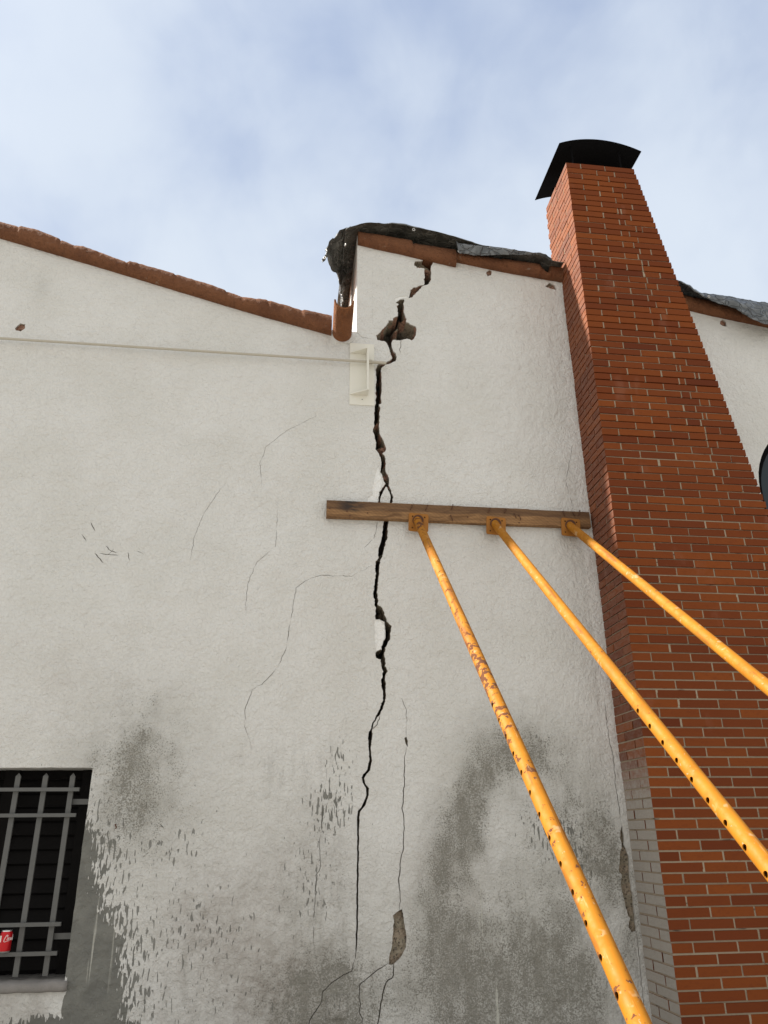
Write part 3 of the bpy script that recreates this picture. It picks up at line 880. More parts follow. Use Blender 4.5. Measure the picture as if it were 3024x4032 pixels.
xl = [(-7, 7.31)]+VL_low
xt = [(-7, 7.48)]+VL_top
verge('roof_verge', xl, xt, -7.0, 0.262, [-3.4, -2.9, -2.30, -1.96, -1.41, -1.02, -0.60, -0.26, 0.02], seed=1.0)
verge('roof_verge', [(0.463, 6.322), (1.35, 6.165)], [(0.463, 6.455), (0.70, 6.437), (0.948, 6.412), (0.960, 6.380), (1.335, 6.345)], 0.474, 1.335, [0.955], seed=6.0)
verge('roof_verge', [(1.337, 6.225), (1.556, 6.188), (1.855, 6.142), (2.285, 6.088)], [(1.339, 6.300), (1.661, 6.290), (1.883, 6.262), (2.06, 6.250), (2.11, 6.235), (2.135, 6.175), (2.165, 6.18), (2.19, 6.268), (2.285, 6.258)], 1.338, 2.286, [1.74, 2.10], seed=11.0)
verge('roof_verge', [(2.9, 5.98), (3.411, 5.898), (3.661, 5.845), (4.009, 5.788), (7.0, 5.33)], [(2.9, 6.14), (3.383, 6.052), (3.529, 6.018), (3.856, 5.95), (7.0, 5.47)], 2.95, 7.0, [3.5, 3.9, 4.3], seed=15.0)

# clay spout that ends the valley gutter
sp = MB()
vs, fs = [], []
nl, na = 14, 20
for layer, rr in ((0, 0.080), (1, 0.066)):
    for i in range(nl+1):
        y = -0.44+(0.06+0.44+0.24)*i/nl
        tz = 5.385+(y+0.44)*0.012
        tx = 0.334+(y+0.44)*0.035
        tap = rr*(1.0+0.05*(y+0.44))
        for j in range(na+1):
            a = math.pi+math.pi*j/na
            wv = 0.002*nz(y, j*0.2, 3.0+layer, 5)
            vs.append((tx+(tap+wv)*math.cos(a)*0.97, y, tz+(tap+wv)*math.sin(a)*1.06))
sl = (nl+1)*(na+1)
for i in range(nl):
    for j in range(na):
        a = i*(na+1)+j
        fs.append((a, a+1, a+na+2, a+na+1))
        fs.append((sl+a, sl+a+na+1, sl+a+na+2, sl+a+1))
for j in range(na):
    fs.append((j, sl+j, sl+j+1, j+1))
    e = nl*(na+1)
    fs.append((e+j, e+j+1, sl+e+j+1, sl+e+j))
for i in range(nl):
    for j in (0, na):
        a, c = i*(na+1)+j, (i+1)*(na+1)+j
        fs.append((a, c, sl+c, sl+a))
obj('gutter_spout', vs, fs, M['tile'], house, False)
# mortar bed the spout rests in
mbed = MB()
mbed.prism([(0.262, 5.36), (0.30, 5.300), (0.36, 5.290), (0.43, 5.305), (0.462, 5.37), (0.462, 5.41), (0.262, 5.41)], 1, -0.012, 0.05)
mbed.build('mortar_bed', M['stucco'], house)

# barred window
win = thing('window', '', '', (0, 0, 0))
for k in ('label', 'category'):
    del win[k]
win.parent = house
s = MB()
for i in range(14):
    z0 = 0.88+i*0.082
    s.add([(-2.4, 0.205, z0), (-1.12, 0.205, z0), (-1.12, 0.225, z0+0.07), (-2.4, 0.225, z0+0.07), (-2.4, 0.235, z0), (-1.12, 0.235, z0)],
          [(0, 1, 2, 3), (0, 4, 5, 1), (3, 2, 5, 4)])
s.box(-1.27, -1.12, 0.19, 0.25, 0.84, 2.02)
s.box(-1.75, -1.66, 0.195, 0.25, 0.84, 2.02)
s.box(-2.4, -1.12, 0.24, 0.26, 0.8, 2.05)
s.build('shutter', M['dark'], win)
s = MB()
vs = []
ys = [(-0.028, 0.800), (-0.036, 0.812), (-0.034, 0.838), (-0.018, 0.850), (0.05, 0.853), (0.25, 0.858)]
nxs = 60
for i in range(nxs+1):
    x = -2.4+(1.245)*i/nxs
    for k, (y, z) in enumerate(ys):
        vs.append((x, y+0.006*nz(x, z, 2, 14)*(k < 4), z+0.006*nz(x, y, 8, 20)))
    vs.append((x, 0.25, 0.79))
m_ = len(ys)+1
fs = [(i*m_+k, i*m_+(k+1) % m_, (i+1)*m_+(k+1) % m_, (i+1)*m_+k) for i in range(nxs) for k in range(m_)]
fs += [tuple(range(m_))[::-1], tuple(range(nxs*m_, (nxs+1)*m_))]
obj('sill', vs, fs, M['stone'], win, True)

grille = thing('window_grille', '', '', (0, 0, 0))
for k in ('label', 'category'):
    del grille[k]
grille.parent = house
for x in (-1.296, -1.459, -1.622, -1.785, -1.948, -2.111):
    b = MB()
    w2 = 0.0150
    y0, y1 = 0.044, 0.060
    z0, z1 = 0.870, 1.955
    b.box(x-w2, x+w2, y0, y1, z0, z1)
    b.add([(x-w2, y0, z1), (x+w2, y0, z1), (x+w2, y1, z1), (x-w2, y1, z1), (x, (y0+y1)/2, z1+0.020)], [(0, 1, 4), (1, 2, 4), (2, 3, 4), (3, 0, 4)])
    b.build('bar', M['grey'], grille)
for z in (1.876, 1.727, 1.135, 0.985):
    b = MB()
    b.box(-2.28, -1.2415, 0.022, 0.0435, z-0.0105, z+0.0105, 0.0006)
    b.build('rail', M['grey'], grille)
for z in (1.806, 1.067):
    b = MB()
    b.box(-1.30, -1.165, 0.075, 0.082, z-0.016, z+0.016)
    b.box(-1.31, -1.295, 0.0605, 0.082, z-0.016, z+0.016)
    b.build('fixing_lug', M['grey'], grille)

# arched opening at the right
aw = thing('arched_window', '', '', (0, 0, 0))
for k in ('label', 'category'):
    del aw[k]
aw.parent = house
po, pi_ = arch_poly(), arch_poly(0.055)
f = MB()
n = len(po)
vs = [(x, 0.05, z) for x, z in po]+[(x, 0.05, z) for x, z in pi_]+[(x, 0.12, z) for x, z in po]+[(x, 0.12, z) for x, z in pi_]
f.add(vs, [(i, (i+1) % n, n+(i+1) % n, n+i) for i in range(n)]+[(n+i, n+(i+1) % n, 3*n+(i+1) % n, 3*n+i) for i in range(n)])
f.box(ARCH_C-0.025, ARCH_C+0.025, 0.06, 0.11, 3.67, 4.705)
f.build('frame', M['black'], aw)
gl, t, b, co = material('dark_window_glass')
b.inputs['Base Color'].default_value = (0.02, 0.03, 0.04, 1)
b.inputs['Roughness'].default_value = 0.06
b.inputs['Specular IOR Level'].default_value = 0.3
t.put(b.inputs['Normal'], t.bump(t.noise(co, 5.0, 2.0), 0.15, 0.02))
f = MB()
f.prism(arch_poly(0.02), 1, 0.10, 0.108)
f.build('pane', gl, aw)

# bent hook in the wall beside the window
hk = MB()
hk.tube([(-0.992, 0.02, 1.671), (-0.992, -0.02, 1.671), (-0.986, -0.035, 1.667), (-0.980, -0.036, 1.655), (-0.984, -0.030, 1.648)], 0.004, 8)
hk.build('wall_hook', M['rust'], house)
# painted-over junction box low on the wall
jb = MB()
jb.box(0.317, 0.435, -0.005, 0.01, 0.615, 0.735)
jb.box(0.323, 0.429, -0.009, -0.004, 0.621, 0.729)
o = jb.build('junction_box', M['stucco'], house)
at = o.data.attributes.new('mask', 'FLOAT_COLOR', 'POINT')
at.data.foreach_set('color', np.tile(np.array([0.3, 0.85, 0.6, 1], np.float32), len(o.data.vertices)))
at = o.data.attributes.new('mask2', 'FLOAT_COLOR', 'POINT')
at.data.foreach_set('color', np.tile(np.array([1.0, 0, 0.25, 1], np.float32), len(o.data.vertices)))

# ------------------------------------------------------------------ chimney
chim = thing('chimney', 'tall red brick chimney stack widening downwards, black metal hood', 'chimney', (2.9, -0.1, 0))
CX, CY, CB = 2.290, -0.400, 0.170
ZT, CO, JT = 7.090, 0.0609, 0.0100
xr = lambda z: 2.918+(7.094-z)*0.1768
bm_ = MB()
tones = []


def brick(x0, x1, y0, y1, z0, z1, wj=0.0016):
    j = random.uniform(-wj, wj)
    bm_.box(x0+j, x1+random.uniform(-wj, wj)*0.5, y0+random.uniform(-wj, wj), y1, z0+random.uniform(-.001, .001), z1+random.uniform(-.001, .001), 0.0006)
    tones.extend([(random.random(), 0.8 if random.random() < 0.06 else random.random()**3*0.45)]*8)


def mort(x0, x1, y0, y1, z0, z1):
    bm_.mi = 1
    bm_.box(x0, x1, y0, y1, z0, z1)
    bm_.mi = 0
    tones.extend([(0, 0)]*8)


L, Hf = 0.270, 0.130
row = 0
z1 = ZT
while z1 > -0.05:
    z0 = z1-(CO-JT)
    zm = (z0+z1)/2
    xe = xr(zm)
    A = row % 2 == 0
    # front face: corner brick, stretchers, a cut piece, end brick
    lens = []
    x = CX
    first = 0.128 if A else L
    end = L if A else 0.200 if row % 4 == 1 else 0.135
    spans = [(CX, CX+first)]
    x = CX+first+JT
    xend = xe-end
    while x+L+JT <= xend-0.0:
        spans.append((x, x+L))
        x += L+JT
    rest = xend-JT-x
    if rest > 0.012:
        spans.append((x, x+rest))
        spans.append((xend, xe))
    else:
        spans.append((x, xe))
    for k, (a, b) in enumerate(spans):
        dpt = 0.128
        if k == 0:
            dpt = L if A else 0.128
        if k == len(spans)-1:
            dpt = 0.128 if A else L
        brick(a, b, CY, CY+dpt, z0, z1)
        if k < len(spans)-1:
            mort(b-0.004, b+JT+0.004, CY+random.uniform(0.001, 0.005), CY+0.1, z0-0.001, z1+0.001)
    # left face and right face
    y = CY+(L if A else 0.128)+JT
    mort(CX+0.004, CX+0.1, y-JT-0.004, y+0.004, z0-0.001, z1+0.001)
    while y < CB-0.02:
        ln = min(L if (not A) else 0.270, CB-y)
        brick(CX, CX+0.125, y, y+ln, z0, z1)
        y += ln+JT
        if y < CB-0.02:
            mort(CX+0.003, CX+0.1, y-JT-0.004, y+0.004, z0-0.001, z1+0.001)
    y = CY+(0.128 if A else L)+JT
    while y < CB-0.02:
        ln = min(L, CB-y)
        brick(xe-0.125, xe, y, y+ln, z0, z1)
        y += ln+JT
        if y < CB-0.02:
            mort(xe-0.1, xe-0.004, y-JT-0.004, y+0.004, z0-0.001, z1+0.001)
    # mortar core of this course and the bed joint under it
    mort(CX+(0.004 if zm < 2.4 else 0.009), xr(z0)-0.006-0.0108, CY+(0.012+random.uniform(-0.005, 0.006) if zm > 4.3 else 0.0075+random.uniform(-0.003, 0.007) if zm > 2.6 else 0.0055+random.uniform(-0.002, 0.003)), CB-0.008, z0-JT-0.0004, z1-0.002)
    z1 -= CO
    row += 1
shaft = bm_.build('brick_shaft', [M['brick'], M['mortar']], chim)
at = shaft.data.attributes.new('tone', 'FLOAT_COLOR', 'POINT')
at.data.foreach_set('color', np.array([(a, b, 0, 1) for a, b in tones], np.float32).ravel())

# curved sheet-metal hood on four thin legs
cxm, half, sag, ze = 2.621, 0.385, 0.092, 7.277
vs, fs = [], []
na = 24
rad_c = (half*half+sag*sag)/(2*sag)
for layer in (0.0, 0.004):
    for y in (-0.432, 0.275):
        for i in range(na+1):
            x = -half+2*half*i/na
            z = math.sqrt(rad_c**2-x*x)-(rad_c-sag)
            vs.append((cxm+x, y, ze+z+layer+(y+0.432)*0.045))
st = na+1
for i in range(na):
    fs += [(i, i+1, st+i+1, st+i), (2*st+i, 3*st+i, 3*st+i+1, 2*st+i+1), (i, 2*st+i, 2*st+i+1, i+1), (st+i, st+i+1, 3*st+i+1, 3*st+i)]
fs += [(0, st, 3*st, 2*st), (na, 2*st+na, 3*st+na, st+na)]
hood = obj('metal_hood', vs, fs, M['black'], chim, True)
for x, y in ((2.375, -0.36), (2.825, -0.36), (2.375, 0.13), (2.825, 0.13)):
    l = MB()
    l.box(x-0.008, x+0.008, y-0.002, y+0.002, 7.088, 7.335)
    l.build('leg', M['black'], hood)

# ------------------------------------------------------------------ steel tie rod with its anchor bracket
tie = thing('tie_rod', 'thin cream painted steel rod across the wall ending in a bracket', 'tie rod', (0.5, 0, 5.1))
b = MB()
b.tube([(-7.0, -0.05, 5.103), (0.70, -0.05, 5.101)], 0.0098, 12)
b.build('rod', M['rod'], tie)
br = thing('anchor_bracket', '', '', (0, 0, 0))
for k in ('label', 'category'):
    del br[k]
br.parent = tie
b = MB()
b.box(0.415, 0.612, -0.0125, 0.012, 4.722, 5.298)
b.build('base_plate', M['cream'], br)
b = MB()
b.box(0.546, 0.560, -0.108, -0.013, 4.806, 5.212)
b.build('web_plate', M['cream'], br)
for z in (5.200, 4.811):
    b = MB()
    b.prism([(0.420, -0.0128), (0.5455, -0.0128), (0.5455, -0.104), (0.420, -0.024)], 2, z-0.004, z+0.004)
    b.build('gusset', M['cream'], br)
b = MB()
b.tube([(0.5605, -0.05, 5.101), (0.592, -0.05, 5.101)], 0.0185, 6, smooth=False)
b.tube([(0.592, -0.05, 5.101), (0.706, -0.05, 5.100)], 0.0125, 12)
b.build('nut', M['rod'], tie)
b = MB()
b.tube([(0.516, -0.0128, 4.772), (0.516, -0.0135, 4.772)], 0.004, 8)
b.build('bolt_hole', M['black'], br)

# ------------------------------------------------------------------ timber wale on the wall
plank = thing('timber_plank', 'weathered brown timber plank held flat against the cracked wall', 'plank', (1.25, 0, 3.74))
PY0, PY1 = -0.056, -0.010
vs, fs = [], []
n = 100
for i in range(n+1):
    x = 0.252+(2.262-0.252)*i/n
    zb, zt_ = 3.741+0.002*math.sin(x*3), 3.872+0.002*math.sin(x*2.1+1)
    if x > 1.78:
        zt_ -= 0.004
    for y, z in ((PY0, zb+0.003), (PY0, zt_-0.003), (PY0+0.003, zt_), (PY1, zt_), (PY1, zb), (PY0+0.003, zb)):
        vs.append((x, y+0.0015*nz(x, z, 1, 8), z+0.001*nz(x, y, 3, 30)))
for i in range(n):
    for k in range(6):
        fs.append((i*6+k, i*6+(k+1) % 6, (i+1)*6+(k+1) % 6, (i+1)*6+k))
fs += [tuple(range(6))[::-1], tuple(range(n*6, n*6+6))]
obj('board', vs, fs, M['wood'], plank)
bent = {0, 1, 6, 9, 10, 14, 15, 16, 7, 11, 12}
for k, (x, z) in enumerate(NAILS):
    b = MB()
    if k in bent:
        s = random.choice((-1, 1)) if k not in (0, 1) else 1
        l = random.uniform(0.018, 0.030)
        b.tube([(x-0.004*s, PY0+0.006, z-0.010), (x-0.003*s, PY0-0.008, z-0.008), (x+0.004*s, PY0-0.013, z+0.004), (x+0.010*s, PY0-0.010, z+l)], 0.0032, 8)
        e = Vector((x+0.010*s, PY0-0.010, z+l))
        b.tube([e, e+Vector((0.001*s, 0, 0.002))], 0.006, 8)
    else:
        b.tube([(x, PY0+0.004, z), (x, PY0-0.003, z)], 0.0055, 10)
    b.build('nail', M['rust'], plank)

# ------------------------------------------------------------------ three raking shores
def rounded(w_, h_, r_, n_=5):
    o_ = []
    for cx_, cz_, a0 in ((w_-r_, h_-r_, 0), (-w_+r_, h_-r_, 90), (-w_+r_, -h_+r_, 180), (w_-r_, -h_+r_, 270)):
        for k_ in range(n_+1):
            a_ = rad(a0+90*k_/n_)
            o_.append((cx_+r_*math.cos(a_), cz_+r_*math.sin(a_)))
    return o_


def boolean_cut(o, cutter):
    md = o.modifiers.new('holes', 'BOOLEAN')
    md.operation = 'DIFFERENCE'
    md.solver = 'EXACT'
    md.object = cutter
    dg = bpy.context.evaluated_depsgraph_get()
    me = bpy.data.meshes.new_from_object(o.evaluated_get(dg))
    old = o.data
    o.modifiers.clear()
    o.data = me
    bpy.data.meshes.remove(old)
    cm = cutter.data
    bpy.data.objects.remove(cutter)
    bpy.data.meshes.remove(cm)


def prop(label, hx, hz, slope, tilt, pm, hole_y, wear):
    """hx, hz: centre of the head plate; slope = dz/dy of the tube"""
    sx0 = hx
    head = Vector((hx-0.008, PY0-0.012, hz+0.012))
    dirv = Vector((0.0, -1.0, -slope)).normalized()
    foot = head+dirv*((head.z-0.03)/-dirv.z)
    t_ = thing('steel_prop', label, 'prop', (foot.x, foot.y, 0), 'raking steel props bracing the wall')
    # tube (hollow) with peg holes drilled through from side to side
    R0, R1 = 0.0300, 0.0262
    ln = (foot-head).length
    u = Vector((1, 0, 0))
    v = dirv.cross(u)
    nseg, nring = 40, 48
    vs, fs = [], []
    for R_ in (R0, R1):
        for i in range(nring+1):
            p = head+dirv*(ln*i/nring)
            for k in range(nseg):
                a = 2*math.pi*k/nseg
                q = p+(u*math.cos(a)+v*math.sin(a))*R_
                if i == 0:                                   # mitred against the upright plate
                    q = q-dirv*((q.y-(PY0-0.011))/dirv.y)
                vs.append(tuple(q))
    off = (nring+1)*nseg
    for i in range(nring):
        for k in range(nseg):
            a, b2 = i*nseg+k, i*nseg+(k+1) % nseg
            fs.append((a, b2, b2+nseg, a+nseg))
            fs.append((off+a, off+a+nseg, off+b2+nseg, off+b2))
    for i in (0, nring):
        for k in range(nseg):
            a, b2 = i*nseg+k, i*nseg+(k+1) % nseg
            q = (a, off+a, off+b2, b2)
            fs.append(q if i == 0 else q[::-1])
    tube = obj('tube', vs, fs, M['props'][pm], t_, True)
    cut = MB()
    for y in hole_y:
        p = head+dirv*((y-head.y)/dirv.y)
        cut.tube([(p.x-0.06, p.y, p.z), (p.x+0.06, p.y, p.z)], 0.0116, 16)
    off_ = base_of(t_)
    cm = bpy.data.meshes.new('cutter')
    cm.from_pydata(cut.v, [], cut.f)
    co_ = bpy.data.objects.new('cutter', cm)
    COL.objects.link(co_)
    bpy.context.view_layer.update()
    boolean_cut(tube, co_)
    tube.data.polygons.foreach_set('use_smooth', [True]*len(tube.data.polygons))
    tube.data.set_sharp_from_angle(angle=rad(35))
    at = tube.data.attributes.new('wear', 'FLOAT', 'POINT')
    wv = []
    hp = [head+dirv*((y-head.y)/dirv.y) for y in hole_y]
    for q in tube.data.vertices:
        p = q.co+off_
        s_ = (p-head).dot(dirv)
        side = max(0.0, min(1.0, 0.5-(p.x-hx)/0.06))
        wv.append(wear(s_, side))
        near = min([(p-h).length for h in hp] or [9])
        if near < 0.028:
            wv[-1] = max(wv[-1], 0.85 if pm == 0 else 0.3)
    at.data.foreach_set('value', wv)
    # head plate, set a little askew, with collar and bolt holes
    hp_ = MB()
    c_, s_ = math.cos(rad(tilt)), math.sin(rad(tilt))
    rot = lambda q: (hx+q[0]*c_-q[1]*s_, hz+q[0]*s_+q[1]*c_)
    hp_.prism([rot(q) for q in rounded(0.0735, 0.0715, 0.014)], 1, PY0-0.010, PY0-0.002)
    plate = hp_.build('head_plate', M['plate'], t_)
    for dx, dz in ((-0.045, 0.045), (0.045, 0.045), (-0.045, -0.045), (0.045, -0.045)):
        h_ = MB()
        px, pz = rot((dx, dz))
        h_.tube([(px, PY0-0.0095, pz), (px, PY0-0.0108, pz)], 0.0055, 10)
        h_.build('bolt_hole', M['black'], plate)
    cl = MB()
    cl.tube([(hx-0.004, PY0-0.011, hz+0.016), (hx-0.004, PY0-0.020, hz+0.014)], 0.041, 24)
    cl.build('collar', M['rust'], t_)
    bp = MB()
    bp.prism([(foot.x+q[0], foot.y+q[1]) for q in rounded(0.09, 0.09, 0.012)], 2, 0.0, 0.010)
    bp.build('foot_plate', M['plate'], t_)
    return t_


h1 = [p[0] for p in HOLES1]
p1 = 0.108
hy1 = [h1[0]-i*(h1[0]-h1[-1])/(len(h1)-1) for i in range(len(h1)+6)]
h2 = [-2.097-0.0907*i for i in range(16)]
h3 = [-2.15-0.09*i for i in range(16)]
prop('chipped yellow steel prop under the plank, flaked rust spots, nearest the crack', 0.930, 3.720, 0.8613, -3.0, 0, hy1,
     lambda s_, side: max(0.52, 1.0*math.exp(-((s_-0.10)/0.25)**2), 1.10*math.exp(-((s_-2.25)/0.75)**2)*(0.6+0.5*side), 0.62*math.exp(-((s_-1.0)/0.5)**2)))
prop('yellow steel prop under the middle of the plank, clean paint, peg holes', 1.517, 3.718, 0.818, -4.0, 1, h2, lambda s_, side: 0.4)
prop('pale yellow steel prop at the plank end crossing in front of the brick chimney', 2.098, 3.730, 0.7705, -4.0, 2, h3, lambda s_, side: 0.5)

# ------------------------------------------------------------------ tarpaulins
def sheet(name, grid, mat, parent, wr=0.012, sc=9.0, seed=0.0, thick=0.0025):
    nu, nv = len(grid), len(grid[0])
    vs = []
    for i in range(nu):
        for j in range(nv):
            p = Vector(grid[i][j])
            q = p*sc
            d = noise.noise_vector(q+Vector((seed, 0, 0)))*wr+noise.noise_vector(q*2.6+Vector((0, seed, 0)))*wr*0.45
            rg = (1-abs(noise.noise(q*1.3+Vector((0, 0, seed)))))**4*wr*0.6
            vs.append(tuple(p+d+Vector((0, -rg, rg))))
    fs = [(i*nv+j, (i+1)*nv+j, (i+1)*nv+j+1, i*nv+j+1) for i in range(nu-1) for j in range(nv-1)]
    o = obj(name, vs, fs, mat, parent, True)
    md = o.modifiers.new('thickness', 'SOLIDIFY')
    md.thickness = thick
    md.offset = 0
    return o


def smooth_grid(rows, nu, nv):
    """rows: list of polylines (same length) -> dense grid by linear/cubic blending"""
    A = np.array(rows, float)
    def res(B, n_):
        k = np.linspace(0, len(B)-1, n_)
        i = np.clip(k.astype(int), 0, len(B)-2)
        f_ = (k-i)
        f_ = f_.reshape(-1, *([1]*(B.ndim-1)))
        Bm = np.concatenate([2*B[:1]-B[1:2], B, 2*B[-1:]-B[-2:-1]])
        p0, p1_, p2, p3 = Bm[i], Bm[i+1], Bm[i+2], Bm[i+3]
        return 0.5*(2*p1_+(p2-p0)*f_+(2*p0-5*p1_+4*p2-p3)*f_**2+(3*p1_-p0-3*p2+p3)*f_**3)
    A = res(A, nu)
    A = np.swapaxes(res(np.swapaxes(A, 0, 1), nv), 0, 1)
    return A.tolist()


def eyelet(pos, nrm, parent, r_=0.0105):
    b_ = MB()
    nrm = Vector(nrm).normalized()
    a_ = nrm.orthogonal().normalized()
    c_ = nrm.cross(a_)
    ring = [Vector(pos)+(a_*math.cos(2*math.pi*k/16)+c_*math.sin(2*math.pi*k/16))*r_ for k in range(17)]
    b_.tube(ring, 0.0042, 8, caps=False)
    b_.build('eyelet', M['zinc'], parent)


tp = thing('tarpaulin', 'crumpled dark tarpaulin over the roof left of the chimney, hanging down over the gutter', 'tarpaulin', (0.5, 0, 6.4))
TOP = [(0.36, 6.385), (0.40, 6.412), (0.485, 6.452), (0.572, 6.475), (0.69, 6.482), (0.80, 6.497), (0.86, 6.500), (0.948, 6.480), (1.19, 6.428), (1.464, 6.358), (1.561, 6.330), (1.758, 6.318), (1.939, 6.298), (2.095, 6.264), (2.165, 6.228), (2.28, 6.215)]
rows = []
for x in np.linspace(0.36, 2.275, 64):
    zt_ = interp(TOP, x)
    roofz = interp([(0.36, 6.40), (0.467, 6.47), (2.262, 6.29)], x)
    k = 1-sstep(1.28, 1.40, x)
    rows.append([(x, 2.6, roofz), (x, 1.6, roofz), (x, 0.7, max(roofz, zt_-0.03)), (x, 0.15, zt_+0.012), (x, -0.03, zt_+0.004), (x, -0.105, zt_-0.004), (x, -0.130, zt_-0.012), (x, -0.140, zt_-0.026-0.008*math.sin(x*9)*k)])
sheet('roof_cover', smooth_grid(rows, 150, 60), M['tarp'], tp, 0.0045, 6.0, 2.0)
FL = [(1.318, 6.310), (1.322, 6.25), (1.335, 6.208), (1.457, 6.208), (1.645, 6.216), (1.786, 6.238), (1.95, 6.258), (2.06, 6.268), (2.119, 6.248), (2.16, 6.200)]
rows = []
for x in np.linspace(1.318, 2.158, 40):
    zt_ = min(interp(TOP, x)-0.012, 6.325-(x-1.318)*0.05)
    zl = interp(FL, x)
    zt_ = max(zt_, zl+0.012)
    fo = 0.007*math.sin(x*17+1.5*math.sin(x*5))
    rows.append([(x, -0.110, zt_), (x, -0.143+fo*0.4, zt_-0.2*(zt_-zl)), (x, -0.140+fo, zt_-0.6*(zt_-zl)), (x, -0.128+fo, zl)])
sheet('folded_hem', smooth_grid(rows, 130, 24), M['tarp_light'], tp, 0.005, 15.0, 7.0)
# piece hanging over the eave of the taller half, seen from below
ycol = [-0.07, 0.00, 0.09, 0.19, 0.31, 0.43, 0.54, 0.64]
low = [(0.172, 6.050), (0.205, 6.150), (0.262, 6.115), (0.300, 6.130), (0.345, 6.135), (0.372, 6.105), (0.385, 6.085), (0.40, 6.08)]
out = [(0.212, 6.22), (0.226, 6.285), (0.262, 6.27), (0.300, 6.30), (0.335, 6.31), (0.362, 6.30), (0.375, 6.29), (0.39, 6.28)]
mid = [(0.300, 6.375), (0.310, 6.39), (0.330, 6.40), (0.36, 6.41), (0.385, 6.42), (0.40, 6.42), (0.41, 6.42), (0.42, 6.42)]
rows = []
for y, a, b2, c in zip(ycol, low, out, mid):
    rows.append([(a[0], y, a[1]), ((a[0]+b2[0])/2-0.006, y-0.004, (a[1]+b2[1])/2), (b2[0], y, b2[1]), (c[0], y, c[1]), (0.415, y, 6.440), (0.50, y, 6.468)])
sheet('hanging_flap', smooth_grid(rows, 110, 70), M['tarp_crumpled'], tp, 0.022, 9.5, 12.0)
for p, nn in (((0.948, -0.135, 6.425), (0, 1, 0.2)), ((1.342, -0.132, 6.232), (0, 1, 0.1)), ((0.188, -0.085, 6.085), (0.6, 1, 0)), ((0.36, -0.075, 6.25), (1, 0.6, 0)), ((0.372, 0.42, 6.13), (1, 0.4, 0))):
    eyelet(p, nn, tp)

tr = thing('tarpaulin', 'blue grey wrinkled tarpaulin draped over the roof right of the chimney', 'tarpaulin', (4.0, 0, 5.9))
TT = [(2.98, 6.19), (3.331, 6.100), (3.424, 6.066), (3.524, 6.030), (3.796, 6.022), (4.159, 5.985), (5.2, 5.82)]
TL = [(2.98, 6.12), (3.299, 6.060), (3.40, 6.00), (3.471, 5.955), (3.583, 5.893), (3.733, 5.837), (3.81, 5.794), (3.883, 5.728), (3.983, 5.694), (4.066, 5.688), (4.3, 5.66), (5.2, 5.50)]
rows = []
for x in np.linspace(2.99, 5.2, 50):
    zt_, zl = interp(TT, x), interp(TL, x)
    fo = 0.010*math.sin(x*11)
    rows.append([(x, 2.5, zt_-0.02), (x, 1.2, zt_-0.02), (x, 0.3, zt_), (x, -0.03, zt_), (x, -0.10, zt_-0.15*(zt_-zl)), (x, -0.145+fo, zt_-0.5*(zt_-zl)), (x, -0.16+fo, zl+0.01), (x, -0.155+fo, zl)])
sheet('roof_cover', smooth_grid(rows, 150, 70), M['tarp_light'], tr, 0.0075, 12.0, 21.0)
eyelet((3.555, -0.16, 5.93), (0, 1, 0.2), tr, 0.009)

# ------------------------------------------------------------------ drinks can on the lowest rail
can = thing('drink_can', 'red and white soft drink can on the lowest rail of the window bars', 'can', (-1.530, 0.033, 0.9965))
cxc, cyc, czb = -1.530, 0.006, 0.9965
prof = [(0.0, 0.004), (0.020, 0.004), (0.0245, 0.0), (0.027, 0.002), (0.0315, 0.010), (0.033, 0.016), (0.033, 0.094), (0.0322, 0.099), (0.0275, 0.109), (0.0268, 0.1125), (0.0275, 0.115), (0.0265, 0.1155), (0.0255, 0.112), (0.0, 0.112)]
cr, t, b, co = material('red_can_paint')
b.inputs['Base Color'].default_value = (0.52, 0.006, 0.012, 1)
b.inputs['Metallic'].default_value = 0.35
b.inputs['Roughness'].default_value = 0.28
alu = mat_simple('can_aluminium', (0.72, 0.72, 0.72), 0.3, 0.9, 0.05)
cw = mat_simple('white_print', (0.82, 0.80, 0.77), 0.4, 0.0, 0.03, 30, 0)


def lathe(pr, n_=40):
    vs_ = [(cxc+r_*math.cos(2*math.pi*k/n_), cyc+r_*math.sin(2*math.pi*k/n_), czb+z_) for r_, z_ in pr for k in range(n_)]
    fs_ = [(i*n_+k, i*n_+(k+1) % n_, (i+1)*n_+(k+1) % n_, (i+1)*n_+k) for i in range(len(pr)-1) for k in range(n_)]
    return vs_, fs_


obj('body', *lathe(prof[4:9]), cr, can, True)
obj('base_rim', *lathe(prof[:5]), alu, can, True)
obj('lid', *lathe(prof[8:]), alu, can, True)


def on_can(a, z, r_=0.0333):
    return (cxc+r_*math.sin(a), cyc-r_*math.cos(a), czb+z)      # a = 0 faces the street


def stroke(mb, pts2, w0, w1):
    """flowing pen stroke: polyline of (angle position in m, height) with swelling width"""
    A_ = np.array(pts2)
    k = np.linspace(0, len(A_)-1, len(A_)*7)
    i = np.clip(k.astype(int), 0, len(A_)-2)
    f_ = (k-i)[:, None]
    Bm = np.concatenate([2*A_[:1]-A_[1:2], A_, 2*A_[-1:]-A_[-2:-1]])
    q0, q1, q2, q3 = Bm[i], Bm[i+1], Bm[i+2], Bm[i+3]
    C_ = 0.5*(2*q1+(q2-q0)*f_+(2*q0-5*q1+4*q2-q3)*f_**2+(3*q1-q0-3*q2+q3)*f_**3)
    n_ = len(C_)
    pts3, rs = [], []
    for j in range(n_):
        d_ = C_[min(j+1, n_-1)]-C_[max(j-1, 0)]
        up_ = abs(d_[1])/(np.linalg.norm(d_)+1e-9)
        rs.append((w0+(w1-w0)*up_)*min(1.0, 0.4+j/3, 0.4+(n_-1-j)/3))
        pts3.append(on_can(C_[j][0]/0.033, C_[j][1]))
    mb.tube(pts3, rs, 6)


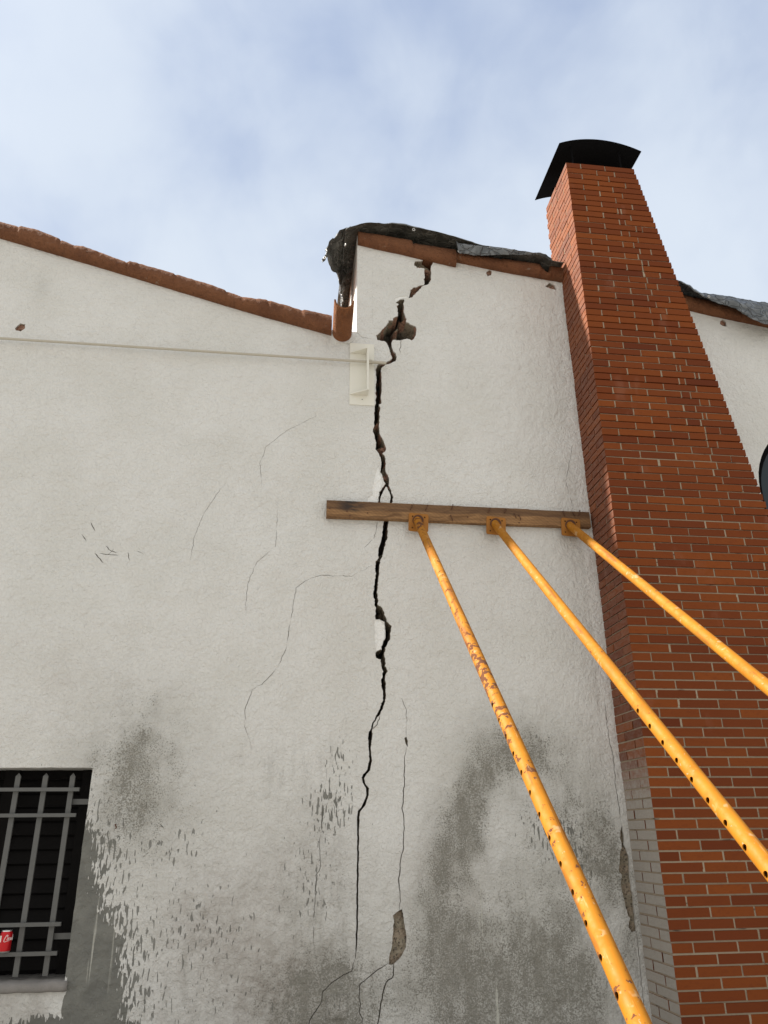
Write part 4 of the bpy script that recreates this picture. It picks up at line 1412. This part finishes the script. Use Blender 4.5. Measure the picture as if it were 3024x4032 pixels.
def bowl(mb, x, z, h):
    stroke(mb, [(x+.0075, z+h*.80), (x+.0055, z+h), (x+.001, z+h*.55), (x, z+h*.1), (x+.003, z), (x+.0065, z+h*.35), (x+.0075, z+h*.80)], .0006, .0012)


A0 = 0.000                                            # where the big C starts, measured round the can
lt = MB()
stroke(lt, [(A0+.0155, .081), (A0+.0175, .089), (A0+.0140, .0925), (A0+.0075, .084), (A0+.0015, .070), (A0+.0005, .0615), (A0+.0045, .0575), (A0+.014, .0605), (A0+.030, .0635)], .0009, .0019)
x0 = A0+.0155
bowl(lt, x0, .066, .013)                              # o
x0 += .0095
stroke(lt, [(x0+.007, .0755), (x0+.0055, .079), (x0+.001, .073), (x0, .0685), (x0+.003, .066), (x0+.009, .0705)], .0006, .0012)     # c
x0 += .0090
bowl(lt, x0, .066, .013)                              # a
stroke(lt, [(x0+.008, .079), (x0+.0072, .070), (x0+.009, .066), (x0+.013, .0705)], .0006, .0012)
stroke(lt, [(x0+.0135, .0715), (x0+.0185, .0725)], .0009, .0012)         # hyphen
x0 += .0215
stroke(lt, [(x0+.0155, .081), (x0+.0175, .089), (x0+.0140, .0925), (x0+.0075, .084), (x0+.0015, .070), (x0+.0005, .0645), (x0+.0045, .0625), (x0+.014, .069)], .0009, .0019)   # C
x0 += .0145
bowl(lt, x0, .066, .013)                              # o
x0 += .0085
stroke(lt, [(x0+.001, .069), (x0+.0055, .083), (x0+.0045, .0915), (x0+.002, .084), (x0+.0015, .069), (x0+.004, .066), (x0+.0085, .0705)], .0006, .0012)   # l
x0 += .0080
bowl(lt, x0, .066, .013)                              # a
stroke(lt, [(x0+.008, .079), (x0+.0072, .070), (x0+.009, .066), (x0+.014, .0705)], .0006, .0012)
lt.build('lettering', cw, can)
lp = MB()
vs, fs = [], []
for i in range(7):
    a = -0.95+0.42*i/6
    vs += [on_can(a, .056, .0332), on_can(a, .089, .0332), on_can(a, .056, .0337), on_can(a, .089, .0337)]
for i in range(6):
    k = i*4
    fs += [(k+2, k+6, k+7, k+3), (k, k+1, k+5, k+4), (k, k+4, k+6, k+2), (k+1, k+3, k+7, k+5)]
fs += [(0, 2, 3, 1), (24, 25, 27, 26)]
obj('label_panel', vs, fs, cw, can)
